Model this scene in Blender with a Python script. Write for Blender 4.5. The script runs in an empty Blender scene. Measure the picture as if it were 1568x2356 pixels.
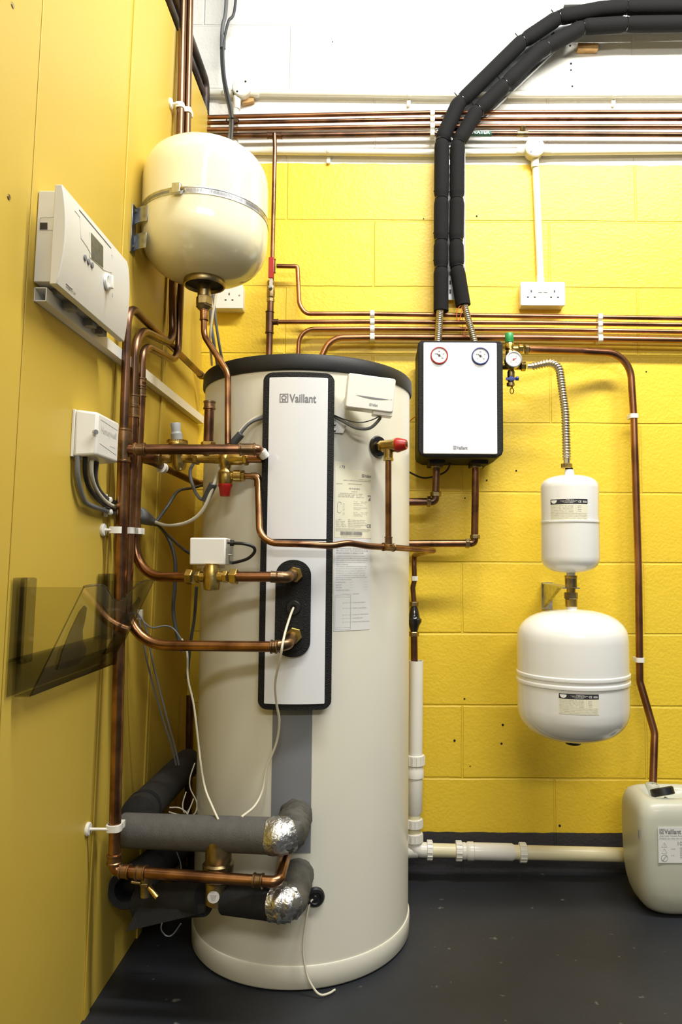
import bpy, bmesh, math, random
from mathutils import Vector, Matrix
random.seed(7)
scene = bpy.context.scene
col = scene.collection
# ------------------------------------------------------------------ camera
F, CX, CY = 1640.0, 873.0, 1178.0
PT, RO, H, D = math.atan(112/1640.0), .006, .9599, 2.28
fw = Vector((0, math.cos(PT), math.sin(PT)))
r0, u0 = Vector((1, 0, 0)), Vector((0, -math.sin(PT), math.cos(PT)))
rt = r0*math.cos(RO)+u0*math.sin(RO)
up = u0*math.cos(RO)-r0*math.sin(RO)
cam = bpy.data.objects.new('camera', bpy.data.cameras.new('camera')); col.objects.link(cam)
cam.matrix_world = Matrix(((rt.x, up.x, -fw.x, 0), (rt.y, up.y, -fw.y, 0), (rt.z, up.z, -fw.z, H), (0, 0, 0, 1)))
cam.data.sensor_fit = 'AUTO'; cam.data.sensor_width = 36
cam.data.lens = F*36/2356; cam.data.shift_x = (784-CX)/2356; cam.data.shift_y = 0
cam.data.clip_start = .05
scene.camera = cam
# ------------------------------------------------------------------ world, lamps, exposure
w = bpy.data.worlds.new('world'); scene.world = w; w.use_nodes = True
w.node_tree.nodes['Background'].inputs[0].default_value = (.95, .97, 1, 1)
w.node_tree.nodes['Background'].inputs[1].default_value = .10
def area(name, loc, rot, sx, sy, e, c=(1, .975, .91)):
    l = bpy.data.lights.new(name, 'AREA'); l.shape = 'RECTANGLE'; l.size = sx; l.size_y = sy; l.energy = e; l.color = c
    o = bpy.data.objects.new(name, l); o.location = loc; o.rotation_euler = rot; col.objects.link(o); return o
area('ceiling_tube_lamp', (.95, .95, 3.15), (math.radians(34), 0, 0), 2.0, .16, 62)
area('ceiling_tube_lamp', (-.05, .0, 3.05), (0, 0, 0), .16, 2.0, 8)
area('ceiling_tube_lamp', (.5, -2.2, 2.95), (math.radians(50), 0, 0), 2.0, .3, 36)
vs = scene.view_settings
vs.view_transform = 'Standard'; vs.look = 'None'; vs.gamma = 1; vs.use_curve_mapping = False; vs.exposure = .60
# ------------------------------------------------------------------ unprojection (pixel -> point in the room)
def ray(px, py): return rt*((px-CX)/F) - up*((py-CY)/F) + fw
def V(px, py, Y):
    d = ray(px, py); d = d*(Y/d.y); return Vector((d.x, d.y, d.z+H))
def W(px, py, off=0): return V(px, py, D-off)
PX0, PXK = -.612, .018
def Xp(z): return PX0+PXK*z
def N(px, py, n):                       # point n in front of the left boarded wall
    d = ray(px, py); t = (PX0+PXK*H+n)/(d.x-PXK*d.z); return Vector((d.x*t, d.y*t, d.z*t+H))
def PF(u, v, n=0): return Vector((Xp(v)+n, u, v))     # frame of the left wall: depth, height, out
def pf(px, py, n=0): p = N(px, py, n); return p.y, p.z
def WF(x, z, n=0): return Vector((x, D-n, z))
# tank axis from its two silhouette edges and its front foot
a1 = math.atan2(ray(458, 1500).x, ray(458, 1500).y); a2 = math.atan2(ray(940, 1500).x, ray(940, 1500).y)
am, ah = (a1+a2)/2, (a2-a1)/2
TD = 1.658/(math.cos(am)-math.sin(ah)); TR = TD*math.sin(ah)
TX, TY = TD*math.sin(am), TD*math.cos(am)
def TF(s, z, n=0):                      # tank surface frame: arc length, height, out
    a = s/TR; return Vector((TX+(TR+n)*math.sin(a), TY-(TR+n)*math.cos(a), z))
def ts(px, py, n=0):
    d = ray(px, py); R = TR+n
    A = d.x*d.x+d.y*d.y; B = -2*(d.x*TX+d.y*TY); Cc = TX*TX+TY*TY-R*R
    q = max(B*B-4*A*Cc, 0); t = (-B-math.sqrt(q))/(2*A)
    x, y, z = d.x*t, d.y*t, d.z*t+H
    return math.atan2(x-TX, TY-y)*TR, z
def T(px, py, n=0): s, z = ts(px, py, n); return TF(s, z, n)
# ------------------------------------------------------------------ materials
def nt(m): return m.node_tree.nodes, m.node_tree.links
def mat(name, c, rough=.5, metal=0, coat=0, bump=0, bscale=60, var=0, vscale=6, c2=None, spec=.5, trans=0, det=4):
    m = bpy.data.materials.new(name); m.use_nodes = True; n, l = nt(m); b = n['Principled BSDF']
    b.inputs['Base Color'].default_value = (*c, 1); b.inputs['Roughness'].default_value = rough; b.inputs['Metallic'].default_value = metal
    b.inputs['Coat Weight'].default_value = coat; b.inputs['Coat Roughness'].default_value = .08; b.inputs['Specular IOR Level'].default_value = spec
    tc = n.new('ShaderNodeTexCoord')
    nz = n.new('ShaderNodeTexNoise'); nz.inputs['Scale'].default_value = vscale; nz.inputs['Detail'].default_value = det; l.new(tc.outputs['Object'], nz.inputs['Vector'])
    cr = n.new('ShaderNodeValToRGB'); l.new(nz.outputs['Fac'], cr.inputs['Fac'])
    c2 = c2 or tuple(x*(1-var) for x in c)
    cr.color_ramp.elements[0].position = .38; cr.color_ramp.elements[1].position = .62
    cr.color_ramp.elements[0].color = (*c2, 1); cr.color_ramp.elements[1].color = (*c, 1)
    l.new(cr.outputs['Color'], b.inputs['Base Color'])
    if bump:
        n2 = n.new('ShaderNodeTexNoise'); n2.inputs['Scale'].default_value = bscale; n2.inputs['Detail'].default_value = 3; l.new(tc.outputs['Object'], n2.inputs['Vector'])
        bp = n.new('ShaderNodeBump'); bp.inputs['Strength'].default_value = bump; bp.inputs['Distance'].default_value = .002
        l.new(n2.outputs['Fac'], bp.inputs['Height']); l.new(bp.outputs['Normal'], b.inputs['Normal'])
    return m
M = {}
M['copper'] = mat('copper', (.32, .155, .082), .30, 1, c2=(.12, .06, .037), vscale=14, bump=.05)
M['copper_bright'] = mat('copper_bright', (.43, .22, .10), .28, 1, c2=(.18, .085, .045), vscale=16, bump=.05)
M['copper_wall'] = mat('copper_wall_run', (.52, .25, .125), .34, 1, c2=(.20, .09, .05), vscale=5, bump=.05)
M['pipe_black'] = mat('blackened_copper', (.085, .06, .05), .5, .6, c2=(.03, .025, .025), vscale=14, bump=.1)
M['copper_dark'] = mat('copper_dark', (.25, .13, .08), .38, 1, c2=(.10, .06, .045), vscale=12, bump=.1)
M['copper_brown'] = mat('copper_brown', (.21, .115, .065), .34, 1, c2=(.12, .07, .045), vscale=10, bump=.1)
M['copper_fit'] = mat('copper_fitting', (.34, .20, .10), .36, 1, c2=(.17, .11, .06), vscale=40, bump=.1)
M['brass'] = mat('brass', (.62, .45, .14), .30, 1, c2=(.38, .26, .08), vscale=30, bump=.15, bscale=200)
M['brass_dull'] = mat('brass_dull', (.42, .33, .17), .38, 1, c2=(.24, .18, .09), vscale=40, bump=.15)
M['steel'] = mat('galvanised_steel', (.62, .62, .60), .35, 1, c2=(.45, .46, .47), vscale=60)
M['zinc'] = mat('dark_zinc', (.38, .40, .42), .3, 1, c2=(.25, .26, .28), vscale=60)
M['steel_braid'] = mat('corrugated_steel', (.72, .66, .55), .28, 1)
M['white'] = mat('white_plastic', (.82, .81, .76), .35, coat=.2, var=.04)
M['cream_plastic'] = mat('cream_plastic', (.76, .73, .60), .38, coat=.1, var=.04)
M['grey_plastic'] = mat('light_grey_plastic', (.66, .65, .60), .42, var=.03)
M['grey_cap'] = mat('mid_grey_plastic', (.34, .34, .33), .45, var=.05)
M['conduit'] = mat('white_conduit', (.84, .82, .70), .35, coat=.1, var=.06)
M['waste'] = mat('white_waste_pipe', (.84, .82, .74), .3, coat=.2, var=.05)
M['waste_cream'] = mat('cream_waste_pipe', (.82, .76, .50), .35, var=.05)
M['tank'] = mat('tank_jacket', (.80, .78, .66), .36, coat=.25, var=.02)
M['gloss'] = mat('gloss_white_cover', (.83, .85, .89), .12, coat=.5, var=.01)
M['cream'] = mat('cream_enamel', (.86, .82, .60), .14, coat=.6, var=.02)
M['enamel'] = mat('white_enamel', (.86, .86, .83), .18, coat=.5, var=.02)
M['foam_blk'] = mat('black_foam', (.007, .007, .0075), .85, spec=.3, bump=.6, bscale=500, var=.3, vscale=300)
M['epp'] = mat('black_foam_shell', (.009, .009, .010), .6, spec=.35, bump=.9, bscale=420, var=.5, vscale=400)
M['foam_grey'] = mat('grey_foam', (.105, .103, .097), .6, bump=.5, bscale=500, var=.15, vscale=40)
M['foam_dark'] = mat('dark_foam', (.012, .012, .014), .8, bump=.5, bscale=400, var=.3, vscale=40)
M['foam_mid'] = mat('charcoal_foam', (.04, .04, .042), .7, bump=.5, bscale=400, var=.3, vscale=20)
M['foam_brown'] = mat('brown_grey_foam', (.10, .095, .08), .6, c2=(.05, .047, .04), vscale=18, bump=.6, bscale=90)
M['black'] = mat('black_plastic', (.012, .012, .013), .4, coat=.1, var=.2)
M['black_gloss'] = mat('black_gloss', (.01, .01, .011), .18, coat=.5)
M['rim'] = mat('dark_lid', (.009, .009, .010), .5, spec=.4, bump=.2, bscale=600, var=.1)
M['stripe'] = mat('grey_stripe', (.22, .23, .25), .4, var=.03)
M['foil'] = mat('foil_tape', (.74, .74, .74), .38, 1, bump=1, bscale=45, c2=(.5, .5, .48), vscale=30)
M['foil'].node_tree.nodes['Bump'].inputs['Distance'].default_value = .008
M['red'] = mat('red_plastic', (.40, .012, .008), .35, coat=.2, var=.1)
M['blue'] = mat('blue_plastic', (.01, .025, .18), .35, coat=.2, var=.1)
M['green'] = mat('green_plastic', (.02, .30, .08), .4, var=.1)
M['green_label'] = mat('green_label', (.02, .12, .08), .5, var=.1)
M['cable_grey'] = mat('grey_cable', (.16, .165, .17), .5, var=.1)
M['cable_dark'] = mat('dark_grey_cable', (.055, .06, .065), .5, var=.1)
M['cable_black'] = mat('black_cable', (.012, .012, .014), .35, var=.1)
M['cable_white'] = mat('white_cable', (.70, .66, .52), .45, var=.05)
M['wire_orange'] = mat('orange_wire', (.6, .12, .03), .4, var=.1)
M['paper'] = mat('cream_sticker', (.84, .81, .62), .45, var=.02)
M['paper_white'] = mat('white_sticker', (.78, .78, .76), .4, var=.02)
M['ink'] = mat('dark_ink', (.03, .03, .035), .5)
M['ink_grey'] = mat('grey_ink', (.20, .20, .22), .5)
M['ink_light'] = mat('pale_grey_ink', (.42, .42, .42), .5)
M['ink_white'] = mat('white_ink', (.85, .85, .82), .5)
M['lcd'] = mat('lcd_screen', (.13, .13, .10), .15, c2=(.10, .10, .075), vscale=120)
M['dial'] = mat('dial_face', (.85, .85, .83), .3)
M['wood'] = mat('pine_block', (.62, .38, .14), .6, c2=(.42, .24, .08), vscale=30)
M['brownseam'] = mat('board_edge', (.16, .085, .02), .7, c2=(.09, .05, .015), vscale=40)
M['jerry'] = mat('frosted_jerrycan', (.55, .56, .46), .38, coat=.1, var=.05, vscale=5)
M['jerry'].node_tree.nodes['Principled BSDF'].inputs['Subsurface Weight'].default_value = .15
M['panel'] = mat('yellow_board', (.64, .455, .070), .42, spec=.35, c2=(.63, .445, .062), vscale=2.5, bump=.06, bscale=90)
# floor
m = M['floor'] = mat('grey_floor_paint', (.026, .029, .036), .45, spec=.35, c2=(.018, .020, .025), vscale=2.2, bump=.25, bscale=160, det=8)
n, l = nt(m); b = n['Principled BSDF']
tc = n.new('ShaderNodeTexCoord'); vz = n.new('ShaderNodeTexNoise'); vz.inputs['Scale'].default_value = 38; vz.inputs['Detail'].default_value = 2
l.new(tc.outputs['Object'], vz.inputs['Vector'])
cr = n.new('ShaderNodeValToRGB'); cr.color_ramp.elements[0].position = .71; cr.color_ramp.elements[1].position = .80
l.new(vz.outputs['Fac'], cr.inputs['Fac'])
mx = n.new('ShaderNodeMixRGB'); mx.inputs[2].default_value = (.13, .13, .12, 1)
src = b.inputs['Base Color'].links[0].from_socket
l.new(src, mx.inputs[1]); l.new(cr.outputs['Color'], mx.inputs[0]); l.new(mx.outputs[0], b.inputs['Base Color'])
# painted block wall : white above, yellow below, grey band at the foot
m = M['wall'] = bpy.data.materials.new('painted_blockwork'); m.use_nodes = True; n, l = nt(m); b = n['Principled BSDF']
b.inputs['Roughness'].default_value = .42
tc = n.new('ShaderNodeTexCoord'); sp = n.new('ShaderNodeSeparateXYZ'); l.new(tc.outputs['Object'], sp.inputs[0])
def noise(sc, det=3, dist=0):
    q = n.new('ShaderNodeTexNoise'); q.inputs['Scale'].default_value = sc; q.inputs['Detail'].default_value = det; q.inputs['Distortion'].default_value = dist
    l.new(tc.outputs['Object'], q.inputs['Vector']); return q.outputs['Fac']
def math_(op, a, c, d=None):
    q = n.new('ShaderNodeMath'); q.operation = op
    for i, x in enumerate((a, c, d)):
        if x is None: continue
        if isinstance(x, (int, float)): q.inputs[i].default_value = x
        else: l.new(x, q.inputs[i])
    return q.outputs[0]
edge = noise(14, 5)
zz = math_('ADD', sp.outputs[2], math_('MULTIPLY', math_('SUBTRACT', edge, .5), .012))
white = math_('GREATER_THAN', zz, 2.273); grey = math_('LESS_THAN', zz, .119)
def mixc(fac, c1, c2):
    q = n.new('ShaderNodeMixRGB')
    if isinstance(fac, float): q.inputs[0].default_value = fac
    else: l.new(fac, q.inputs[0])
    for i, c in ((1, c1), (2, c2)):
        if isinstance(c, tuple): q.inputs[i].default_value = (*c, 1)
        else: l.new(c, q.inputs[i])
    return q.outputs[0]
yel = mixc(noise(1.6, 2), (.84, .575, .035), (.88, .63, .045))
c = mixc(white, yel, (.88, .865, .80)); c = mixc(grey, c, (.050, .048, .052))
l.new(c, b.inputs['Base Color'])
cmb = n.new('ShaderNodeCombineXYZ')
wob = math_('MULTIPLY', math_('SUBTRACT', noise(5, 4), .5), .006)
l.new(math_('ADD', math_('ADD', sp.outputs[0], wob), 10*.576-.263), cmb.inputs[0])
l.new(math_('ADD', math_('ADD', sp.outputs[2], wob), .225*4-.060), cmb.inputs[1])
bk = n.new('ShaderNodeTexBrick'); l.new(cmb.outputs[0], bk.inputs['Vector'])
bk.inputs['Scale'].default_value = 1; bk.inputs['Brick Width'].default_value = .576; bk.inputs['Row Height'].default_value = .2245
bk.inputs['Mortar Size'].default_value = .0045; bk.inputs['Mortar Smooth'].default_value = .6; bk.offset = .5
bk.inputs['Color1'].default_value = bk.inputs['Color2'].default_value = (1, 1, 1, 1); bk.inputs['Mortar'].default_value = (0, 0, 0, 1)
hgt = math_('ADD', math_('MULTIPLY', bk.outputs['Fac'], -1.0), math_('ADD', math_('MULTIPLY', noise(110, 3), .55), math_('MULTIPLY', noise(24, 3), .5)))
bp = n.new('ShaderNodeBump'); bp.inputs['Strength'].default_value = .65; bp.inputs['Distance'].default_value = .0038
l.new(hgt, bp.inputs['Height']); l.new(bp.outputs['Normal'], b.inputs['Normal'])
# smoked see-through plastic
def smoke(name, tint, gl=.10):
    m = bpy.data.materials.new(name); m.use_nodes = True; n, l = nt(m); n.remove(n['Principled BSDF'])
    tr = n.new('ShaderNodeBsdfTransparent'); tr.inputs[0].default_value = (*tint, 1)
    gs = n.new('ShaderNodeBsdfGlossy'); gs.inputs['Roughness'].default_value = .08; gs.inputs[0].default_value = (.9, .9, .9, 1)
    ms = n.new('ShaderNodeMixShader'); fr = n.new('ShaderNodeFresnel'); fr.inputs[0].default_value = 1.45
    ge = n.new('ShaderNodeNewGeometry'); iv = n.new('ShaderNodeMath'); iv.operation = 'SUBTRACT'; iv.inputs[0].default_value = 1; l.new(ge.outputs['Backfacing'], iv.inputs[1])
    mu = n.new('ShaderNodeMath'); mu.operation = 'MULTIPLY'; l.new(iv.outputs[0], mu.inputs[0]); l.new(fr.outputs[0], mu.inputs[1])
    m2 = n.new('ShaderNodeMath'); m2.operation = 'MULTIPLY'; l.new(mu.outputs[0], m2.inputs[0]); m2.inputs[1].default_value = .8; l.new(m2.outputs[0], ms.inputs[0]); l.new(tr.outputs[0], ms.inputs[1]); l.new(gs.outputs[0], ms.inputs[2])
    l.new(ms.outputs[0], n['Material Output'].inputs[0]); return m
M['smoke'] = smoke('smoked_plastic', (.86, .855, .82))
M['smoke3'] = smoke('smoked_plastic_grip', (.60, .60, .62))
M['smoke2'] = smoke('smoked_plastic_thick', (.70, .70, .69))
# ------------------------------------------------------------------ mesh helpers
ORG = {}
class MB:
    def __init__(s): s.v = []; s.f = []
    def add(s, v, f):
        k = len(s.v); s.v += [Vector(x) for x in v]; s.f += [tuple(i+k for i in q) for q in f]
    def build(s, name, m, parent=None, bevel=0, ang=38, label=None, seg=2, smooth=True):
        if parent is None:
            xs = [p.x for p in s.v]; ys = [p.y for p in s.v]; zs = [p.z for p in s.v]
            org = Vector(((min(xs)+max(xs))/2, (min(ys)+max(ys))/2, min(zs)))
        else: org = ORG[parent.name]
        me = bpy.data.meshes.new(name); me.from_pydata([tuple(p-org) for p in s.v], [], s.f); me.update()
        bm = bmesh.new(); bm.from_mesh(me); bmesh.ops.recalc_face_normals(bm, faces=bm.faces); bm.to_mesh(me); bm.free()
        o = bpy.data.objects.new(name, me); col.objects.link(o); me.materials.append(M[m] if isinstance(m, str) else m)
        if smooth:
            me.polygons.foreach_set('use_smooth', [True]*len(me.polygons)); me.set_sharp_from_angle(angle=math.radians(ang))
        if parent is None: o.location = org
        else: o.parent = parent
        ORG[o.name] = org
        if bevel:
            b = o.modifiers.new('bevel', 'BEVEL'); b.width = bevel; b.segments = seg; b.limit_method = 'ANGLE'; b.angle_limit = math.radians(50)
        if label: o['label'] = label
        return o
def tag(o, label, cat, group=None, kind=None):
    o['label'] = label; o['category'] = cat
    if group: o['group'] = group
    if kind: o['kind'] = kind
    return o
def thing(name, loc, label, cat, group=None):
    o = bpy.data.objects.new(name, None); o.empty_display_size = .02; col.objects.link(o); o.location = loc; ORG[o.name] = Vector(loc)
    return tag(o, label, cat, group)
def copy_tree(o, loc=None, label=None, parent=None):
    c = o.copy(); col.objects.link(c)
    if parent: c.parent = parent
    if loc is not None: c.location = loc
    if label: c['label'] = label
    ORG[c.name] = Vector(c.location) if loc is not None else ORG[o.name]
    for ch in [x for x in col.objects if x.parent == o]: copy_tree(ch, None, None, c)
    return c
def fillet(pts, rad, n=9):
    P = [Vector(p) for p in pts]; out = [P[0]]
    for i in range(1, len(P)-1):
        a, b, c = P[i-1], P[i], P[i+1]; u, v = (a-b), (c-b); lu, lv = u.length, v.length
        if lu < 1e-6 or lv < 1e-6: continue
        u /= lu; v /= lv; th = math.pi-u.angle(v)
        r = rad[i-1] if isinstance(rad, (list, tuple)) else rad
        if th < .05 or r <= 0: out.append(b); continue
        t = min(r*math.tan(th/2), lu*.49, lv*.49); A, B = b+u*t, b+v*t; wq = math.cos(th/2)
        for k in range(n+1):
            s = k/n; q0, q1, q2 = (1-s)**2, 2*s*(1-s)*wq, s*s; out.append((A*q0+b*q1+B*q2)/(q0+q1+q2))
    out.append(P[-1]); return out
def spline(pts, n=8):
    P = [Vector(p) for p in pts]; P = [P[0]*2-P[1]]+P+[P[-1]*2-P[-2]]; out = []
    for i in range(1, len(P)-2):
        for k in range(n):
            t = k/n; a, b, c, d = P[i-1:i+3]
            out.append(.5*((2*b)+(c-a)*t+(2*a-5*b+4*c-d)*t*t+(3*b-a-3*c+d)*t**3))
    out.append(P[-2]); return out
def tube(mb, pts, r, n=14, radii=None, closed_ends=True, flat=1):
    P = [Vector(p) for p in pts]; Q = [P[0]]
    R = [radii[0] if radii else r]
    for i in range(1, len(P)):
        if (P[i]-Q[-1]).length > 1e-5: Q.append(P[i]); R.append(radii[i] if radii else r)
    P = Q; vs_, fs = [], []
    t = (P[1]-P[0]).normalized(); nrm = t.orthogonal().normalized()
    for i, p in enumerate(P):
        if i == 0: t2 = (P[1]-P[0]).normalized()
        elif i == len(P)-1: t2 = (P[-1]-P[-2]).normalized()
        else: t2 = ((P[i+1]-p).normalized()+(p-P[i-1]).normalized()).normalized()
        nrm = (nrm-t2*nrm.dot(t2)).normalized(); bn = t2.cross(nrm)
        for k in range(n):
            a = 2*math.pi*k/n; vs_.append(p+(nrm*math.cos(a)+bn*math.sin(a)*flat)*R[i])
    for i in range(len(P)-1):
        for k in range(n):
            k2 = (k+1) % n; fs.append((i*n+k, i*n+k2, (i+1)*n+k2, (i+1)*n+k))
    if closed_ends: fs.append(tuple(range(n-1, -1, -1))); fs.append(tuple((len(P)-1)*n+k for k in range(n)))
    mb.add(vs_, fs)
def lathe(mb, prof, o, d, n=28, sx=None):
    o = Vector(o); d = Vector(d).normalized(); x = d.orthogonal().normalized()
    if abs(d.z) > .99: x = Vector((1, 0, 0))
    y = d.cross(x); vs_, fs = [], []
    for r, h in prof:
        for k in range(n):
            a = 2*math.pi*k/n; vs_.append(o+d*h+(x*math.cos(a)+y*math.sin(a))*max(r, 1e-5))
    for i in range(len(prof)-1):
        for k in range(n):
            k2 = (k+1) % n; fs.append((i*n+k, i*n+k2, (i+1)*n+k2, (i+1)*n+k))
    if prof[0][0] > 1e-4: fs.append(tuple(range(n-1, -1, -1)))
    if prof[-1][0] > 1e-4: fs.append(tuple((len(prof)-1)*n+k for k in range(n)))
    mb.add(vs_, fs)
def cyl(mb, o, d, r, L, n=24, c=.08):
    e = min(r, L)*c; lathe(mb, [(r-e, 0), (r, e), (r, L-e), (r-e, L)], o, d, n)
def hexn(mb, o, d, r, L, n=6): e = r*.09; lathe(mb, [(r-e, 0), (r, e), (r, L-e), (r-e, L)], o, d, n)
def boxf(mb, f, x0, x1, y0, y1, z0, z1, nx=1):
    vs_ = []
    for i in range(nx+1):
        x = x0+(x1-x0)*i/nx
        vs_ += [f(x, y0, z0), f(x, y1, z0), f(x, y1, z1), f(x, y0, z1)]
    fs = [(0, 1, 2, 3)]
    for i in range(nx):
        a = i*4
        for k in range(4): fs.append((a+k, a+(k+1) % 4, a+4+(k+1) % 4, a+4+k))
    a = nx*4; fs.append((a+3, a+2, a+1, a)); mb.add(vs_, fs)
def I(x, y, z): return Vector((x, y, z))
def frame(o, ex, ey, ez=None):
    o, ex, ey = Vector(o), Vector(ex).normalized(), Vector(ey).normalized(); ez = Vector(ez).normalized() if ez else ex.cross(ey)
    return lambda x, y, z=0: o+ex*x+ey*y+ez*z
def prism(mb, f, poly, z0, z1):
    n = len(poly); vs_ = [f(x, y, z0) for x, y in poly]+[f(x, y, z1) for x, y in poly]
    fs = [tuple(range(n-1, -1, -1)), tuple(range(n, 2*n))]+[(k, (k+1) % n, n+(k+1) % n, n+k) for k in range(n)]
    mb.add(vs_, fs)
def rrect(x0, x1, y0, y1, r, n=6):
    out = []
    for cx_, cy_, a0 in ((x1-r, y1-r, 0), (x0+r, y1-r, 90), (x0+r, y0+r, 180), (x1-r, y0+r, 270)):
        for k in range(n+1): a = math.radians(a0+90*k/n); out.append((cx_+r*math.cos(a), cy_+r*math.sin(a)))
    return out
def plate(mb, f, s0, s1, lo, hi, o0, o1, r=.0, N=28):      # rounded plate on a curved frame, made of columns
    xs = set()
    for k in range(N+1): xs.add(round(s0+(s1-s0)*k/N, 6))
    if r > 0:
        for k in range(9):
            a = math.pi/2*k/8; xs.add(round(s0+r*(1-math.cos(a)), 6)); xs.add(round(s1-r*(1-math.cos(a)), 6))
    xs = sorted(xs); A = []
    for s in xs:
        e = min(s-s0, s1-s); q = 0
        if r > 0 and e < r: q = r-math.sqrt(max(r*r-(r-e)**2, 0))
        A.append((s, lo+q, hi-q))
    vs_, fs = [], []
    for s, l_, h_ in A: vs_ += [f(s, l_, o0), f(s, h_, o0), f(s, h_, o1), f(s, l_, o1)]
    for i in range(len(A)-1):
        a = i*4
        for k in range(4): fs.append((a+k, a+(k+1) % 4, a+4+(k+1) % 4, a+4+k))
    fs.append((0, 1, 2, 3)); a = (len(A)-1)*4; fs.append((a+3, a+2, a+1, a)); mb.add(vs_, fs)
_tc = {}
def textgeo(s):
    if s not in _tc:
        cu = bpy.data.curves.new('lettering', 'FONT'); cu.body = s; cu.size = 1; cu.resolution_u = 3; cu.offset = .018
        o = bpy.data.objects.new('lettering', cu); col.objects.link(o); me = o.to_mesh()
        vv = [(p.co.x, p.co.y) for p in me.vertices]; ff = [tuple(p.vertices) for p in me.polygons]
        o.to_mesh_clear(); bpy.data.objects.remove(o); bpy.data.curves.remove(cu); _tc[s] = (vv, ff)
    return _tc[s]
def text(mb, s, f, x, y, size, width=None, n=.0006, align='l'):
    vv, ff = textgeo(s)
    if not vv: return
    x0 = min(p[0] for p in vv); x1 = max(p[0] for p in vv); k = size/.72
    kx = width/(x1-x0) if width else k
    wd = (x1-x0)*kx; ox = {'l': x, 'c': x-wd/2, 'r': x-wd}[align]
    mb.add([f(ox+(a-x0)*kx, y+b_*k, n) for a, b_ in vv], ff)
def strip(mb, f, x0, x1, y0, y1, n=.0006): mb.add([f(x0, y0, n), f(x1, y0, n), f(x1, y1, n), f(x0, y1, n)], [(0, 1, 2, 3)])
def ringflat(mb, f, cx_, cy_, r1, r2, n=.0006, seg=32, a0=0, a1=360, sy=1):
    vs_, fs = [], []
    for k in range(seg+1):
        a = math.radians(a0+(a1-a0)*k/seg); c, s = math.cos(a), math.sin(a)
        vs_ += [f(cx_+r1*c, cy_+r1*s*sy, n), f(cx_+r2*c, cy_+r2*s*sy, n)]
    for k in range(seg): fs.append((2*k, 2*k+1, 2*k+3, 2*k+2))
    mb.add(vs_, fs)
def logo(mb, f, x, y, h, wd):               # square badge and the word beside it, x,y = lower left
    b = h*.88; t = h*.09
    strip(mb, f, x, x+b, y, y+t); strip(mb, f, x, x+b, y+h-t, y+h); strip(mb, f, x, x+t, y+t, y+h-t); strip(mb, f, x+b-t, x+b, y+t, y+h-t)
    ringflat(mb, f, x+b/2, y+h*.56, h*.17, h*.27); strip(mb, f, x+b*.3, x+b*.42, y+t, y+h*.36); strip(mb, f, x+b*.58, x+b*.7, y+t, y+h*.36)
    text(mb, 'Vaillant', f, x+b+h*.12, y+h*.02, h*.96, wd-b-h*.12)
Z = Vector((0, 0, 1)); X = Vector((1, 0, 0)); Yv = Vector((0, 1, 0))
def dirn(a, b): return (Vector(b)-Vector(a)).normalized()
def collar(parent, name, p, d, r, L, m='copper_fit', lips=True, label=None):
    d = Vector(d).normalized(); o = Vector(p)-d*(L/2); mb = MB(); e = r*.12
    if lips: prof = [(r*.92, 0), (r+e, e*.6), (r+e, e*2.5), (r, e*3.5), (r, L-e*3.5), (r+e, L-e*2.5), (r+e, L-e*.6), (r*.92, L)]
    else: prof = [(r*.95, 0), (r, e), (r, L-e), (r*.95, L)]
    lathe(mb, prof, o, d, 24); return mb.build(name, m, parent, label=label)
def nut(parent, name, p, d, r, L, m='brass', label=None):
    mb = MB(); hexn(mb, Vector(p)-Vector(d).normalized()*(L/2), d, r, L); return mb.build(name, m, parent, ang=25, bevel=.0006, label=label)
def tubepart(parent, name, pts, r, m='copper', n=16, label=None, radii=None):
    mb = MB(); tube(mb, pts, r, n, radii=radii); return mb.build(name, m, parent, ang=60, label=label)
# ------------------------------------------------------------------ setting
mb = MB(); boxf(mb, I, -3.2, 3.4, D, D+.1, -.1, 4.2); o = mb.build('wall_back', 'wall', smooth=False)
o.location = (0, 0, 0); o.data.transform(Matrix.Translation(ORG[o.name])); ORG[o.name] = Vector((0, 0, 0)); o['kind'] = 'structure'
wall = o
mb = MB()
for px, py, r in ((1096, 497, 3.2), (974, 503, 2.2), (1313, 146, 4), (1313, 161, 3.5), (1316, 198, 3.5), (1311, 105, 3.5), (1486, 855, 2.6), (1187, 1083, 3), (1119, 1105, 3), (1069, 1146, 2.6), (1045, 1704, 4), (1156, 1668, 4), (1153, 1711, 3.5), (1287, 1900, 4), (1068, 1608, 3), (764, 96, 2), (1081, 1763, 2)):
    cyl(mb, W(px, py, .0012), Yv, r*.68/720, .0009, 10, .01)
o = mb.build('drill_holes', 'foam_dark', wall); 
mb = MB(); boxf(mb, I, -3.2, 3.4, -3, D+.05, -.1, 0); o = mb.build('floor', 'floor', smooth=False); o['kind'] = 'structure'
# left wall: boards butted side by side with dark joints
mb = MB(); ZT = 2.419
boxf(mb, PF, -2.6, D-.002, 0, ZT, -.10, -.012); wl = mb.build('wall_left', 'brownseam', smooth=False); wl['kind'] = 'structure'
seams = [-2.6, pf(52, 800)[0], pf(238, 1500)[0], pf(392, 500)[0], D-.002]
for i in range(4):
    g = .0016 if i in (0, 1) else .0008
    mb = MB(); boxf(mb, PF, seams[i]+(g if i else 0), seams[i+1]-g, 0, ZT, -.0119, 0); mb.build('wall_board', 'panel', wl, bevel=.0012)
u1 = seams[3]
mb = MB(); boxf(mb, PF, u1-.018, u1-.001, .0, ZT, 0, .005); boxf(mb, PF, u1+.001, u1+.018, .0, ZT, 0, .005); mb.build('cover_strip', 'panel', wl, bevel=.0012)
u1 = seams[2]
mb = MB(); boxf(mb, PF, u1-.014, u1+.014, .0, ZT, 0, .0035); mb.build('cover_strip', 'panel', wl, bevel=.001)
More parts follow.
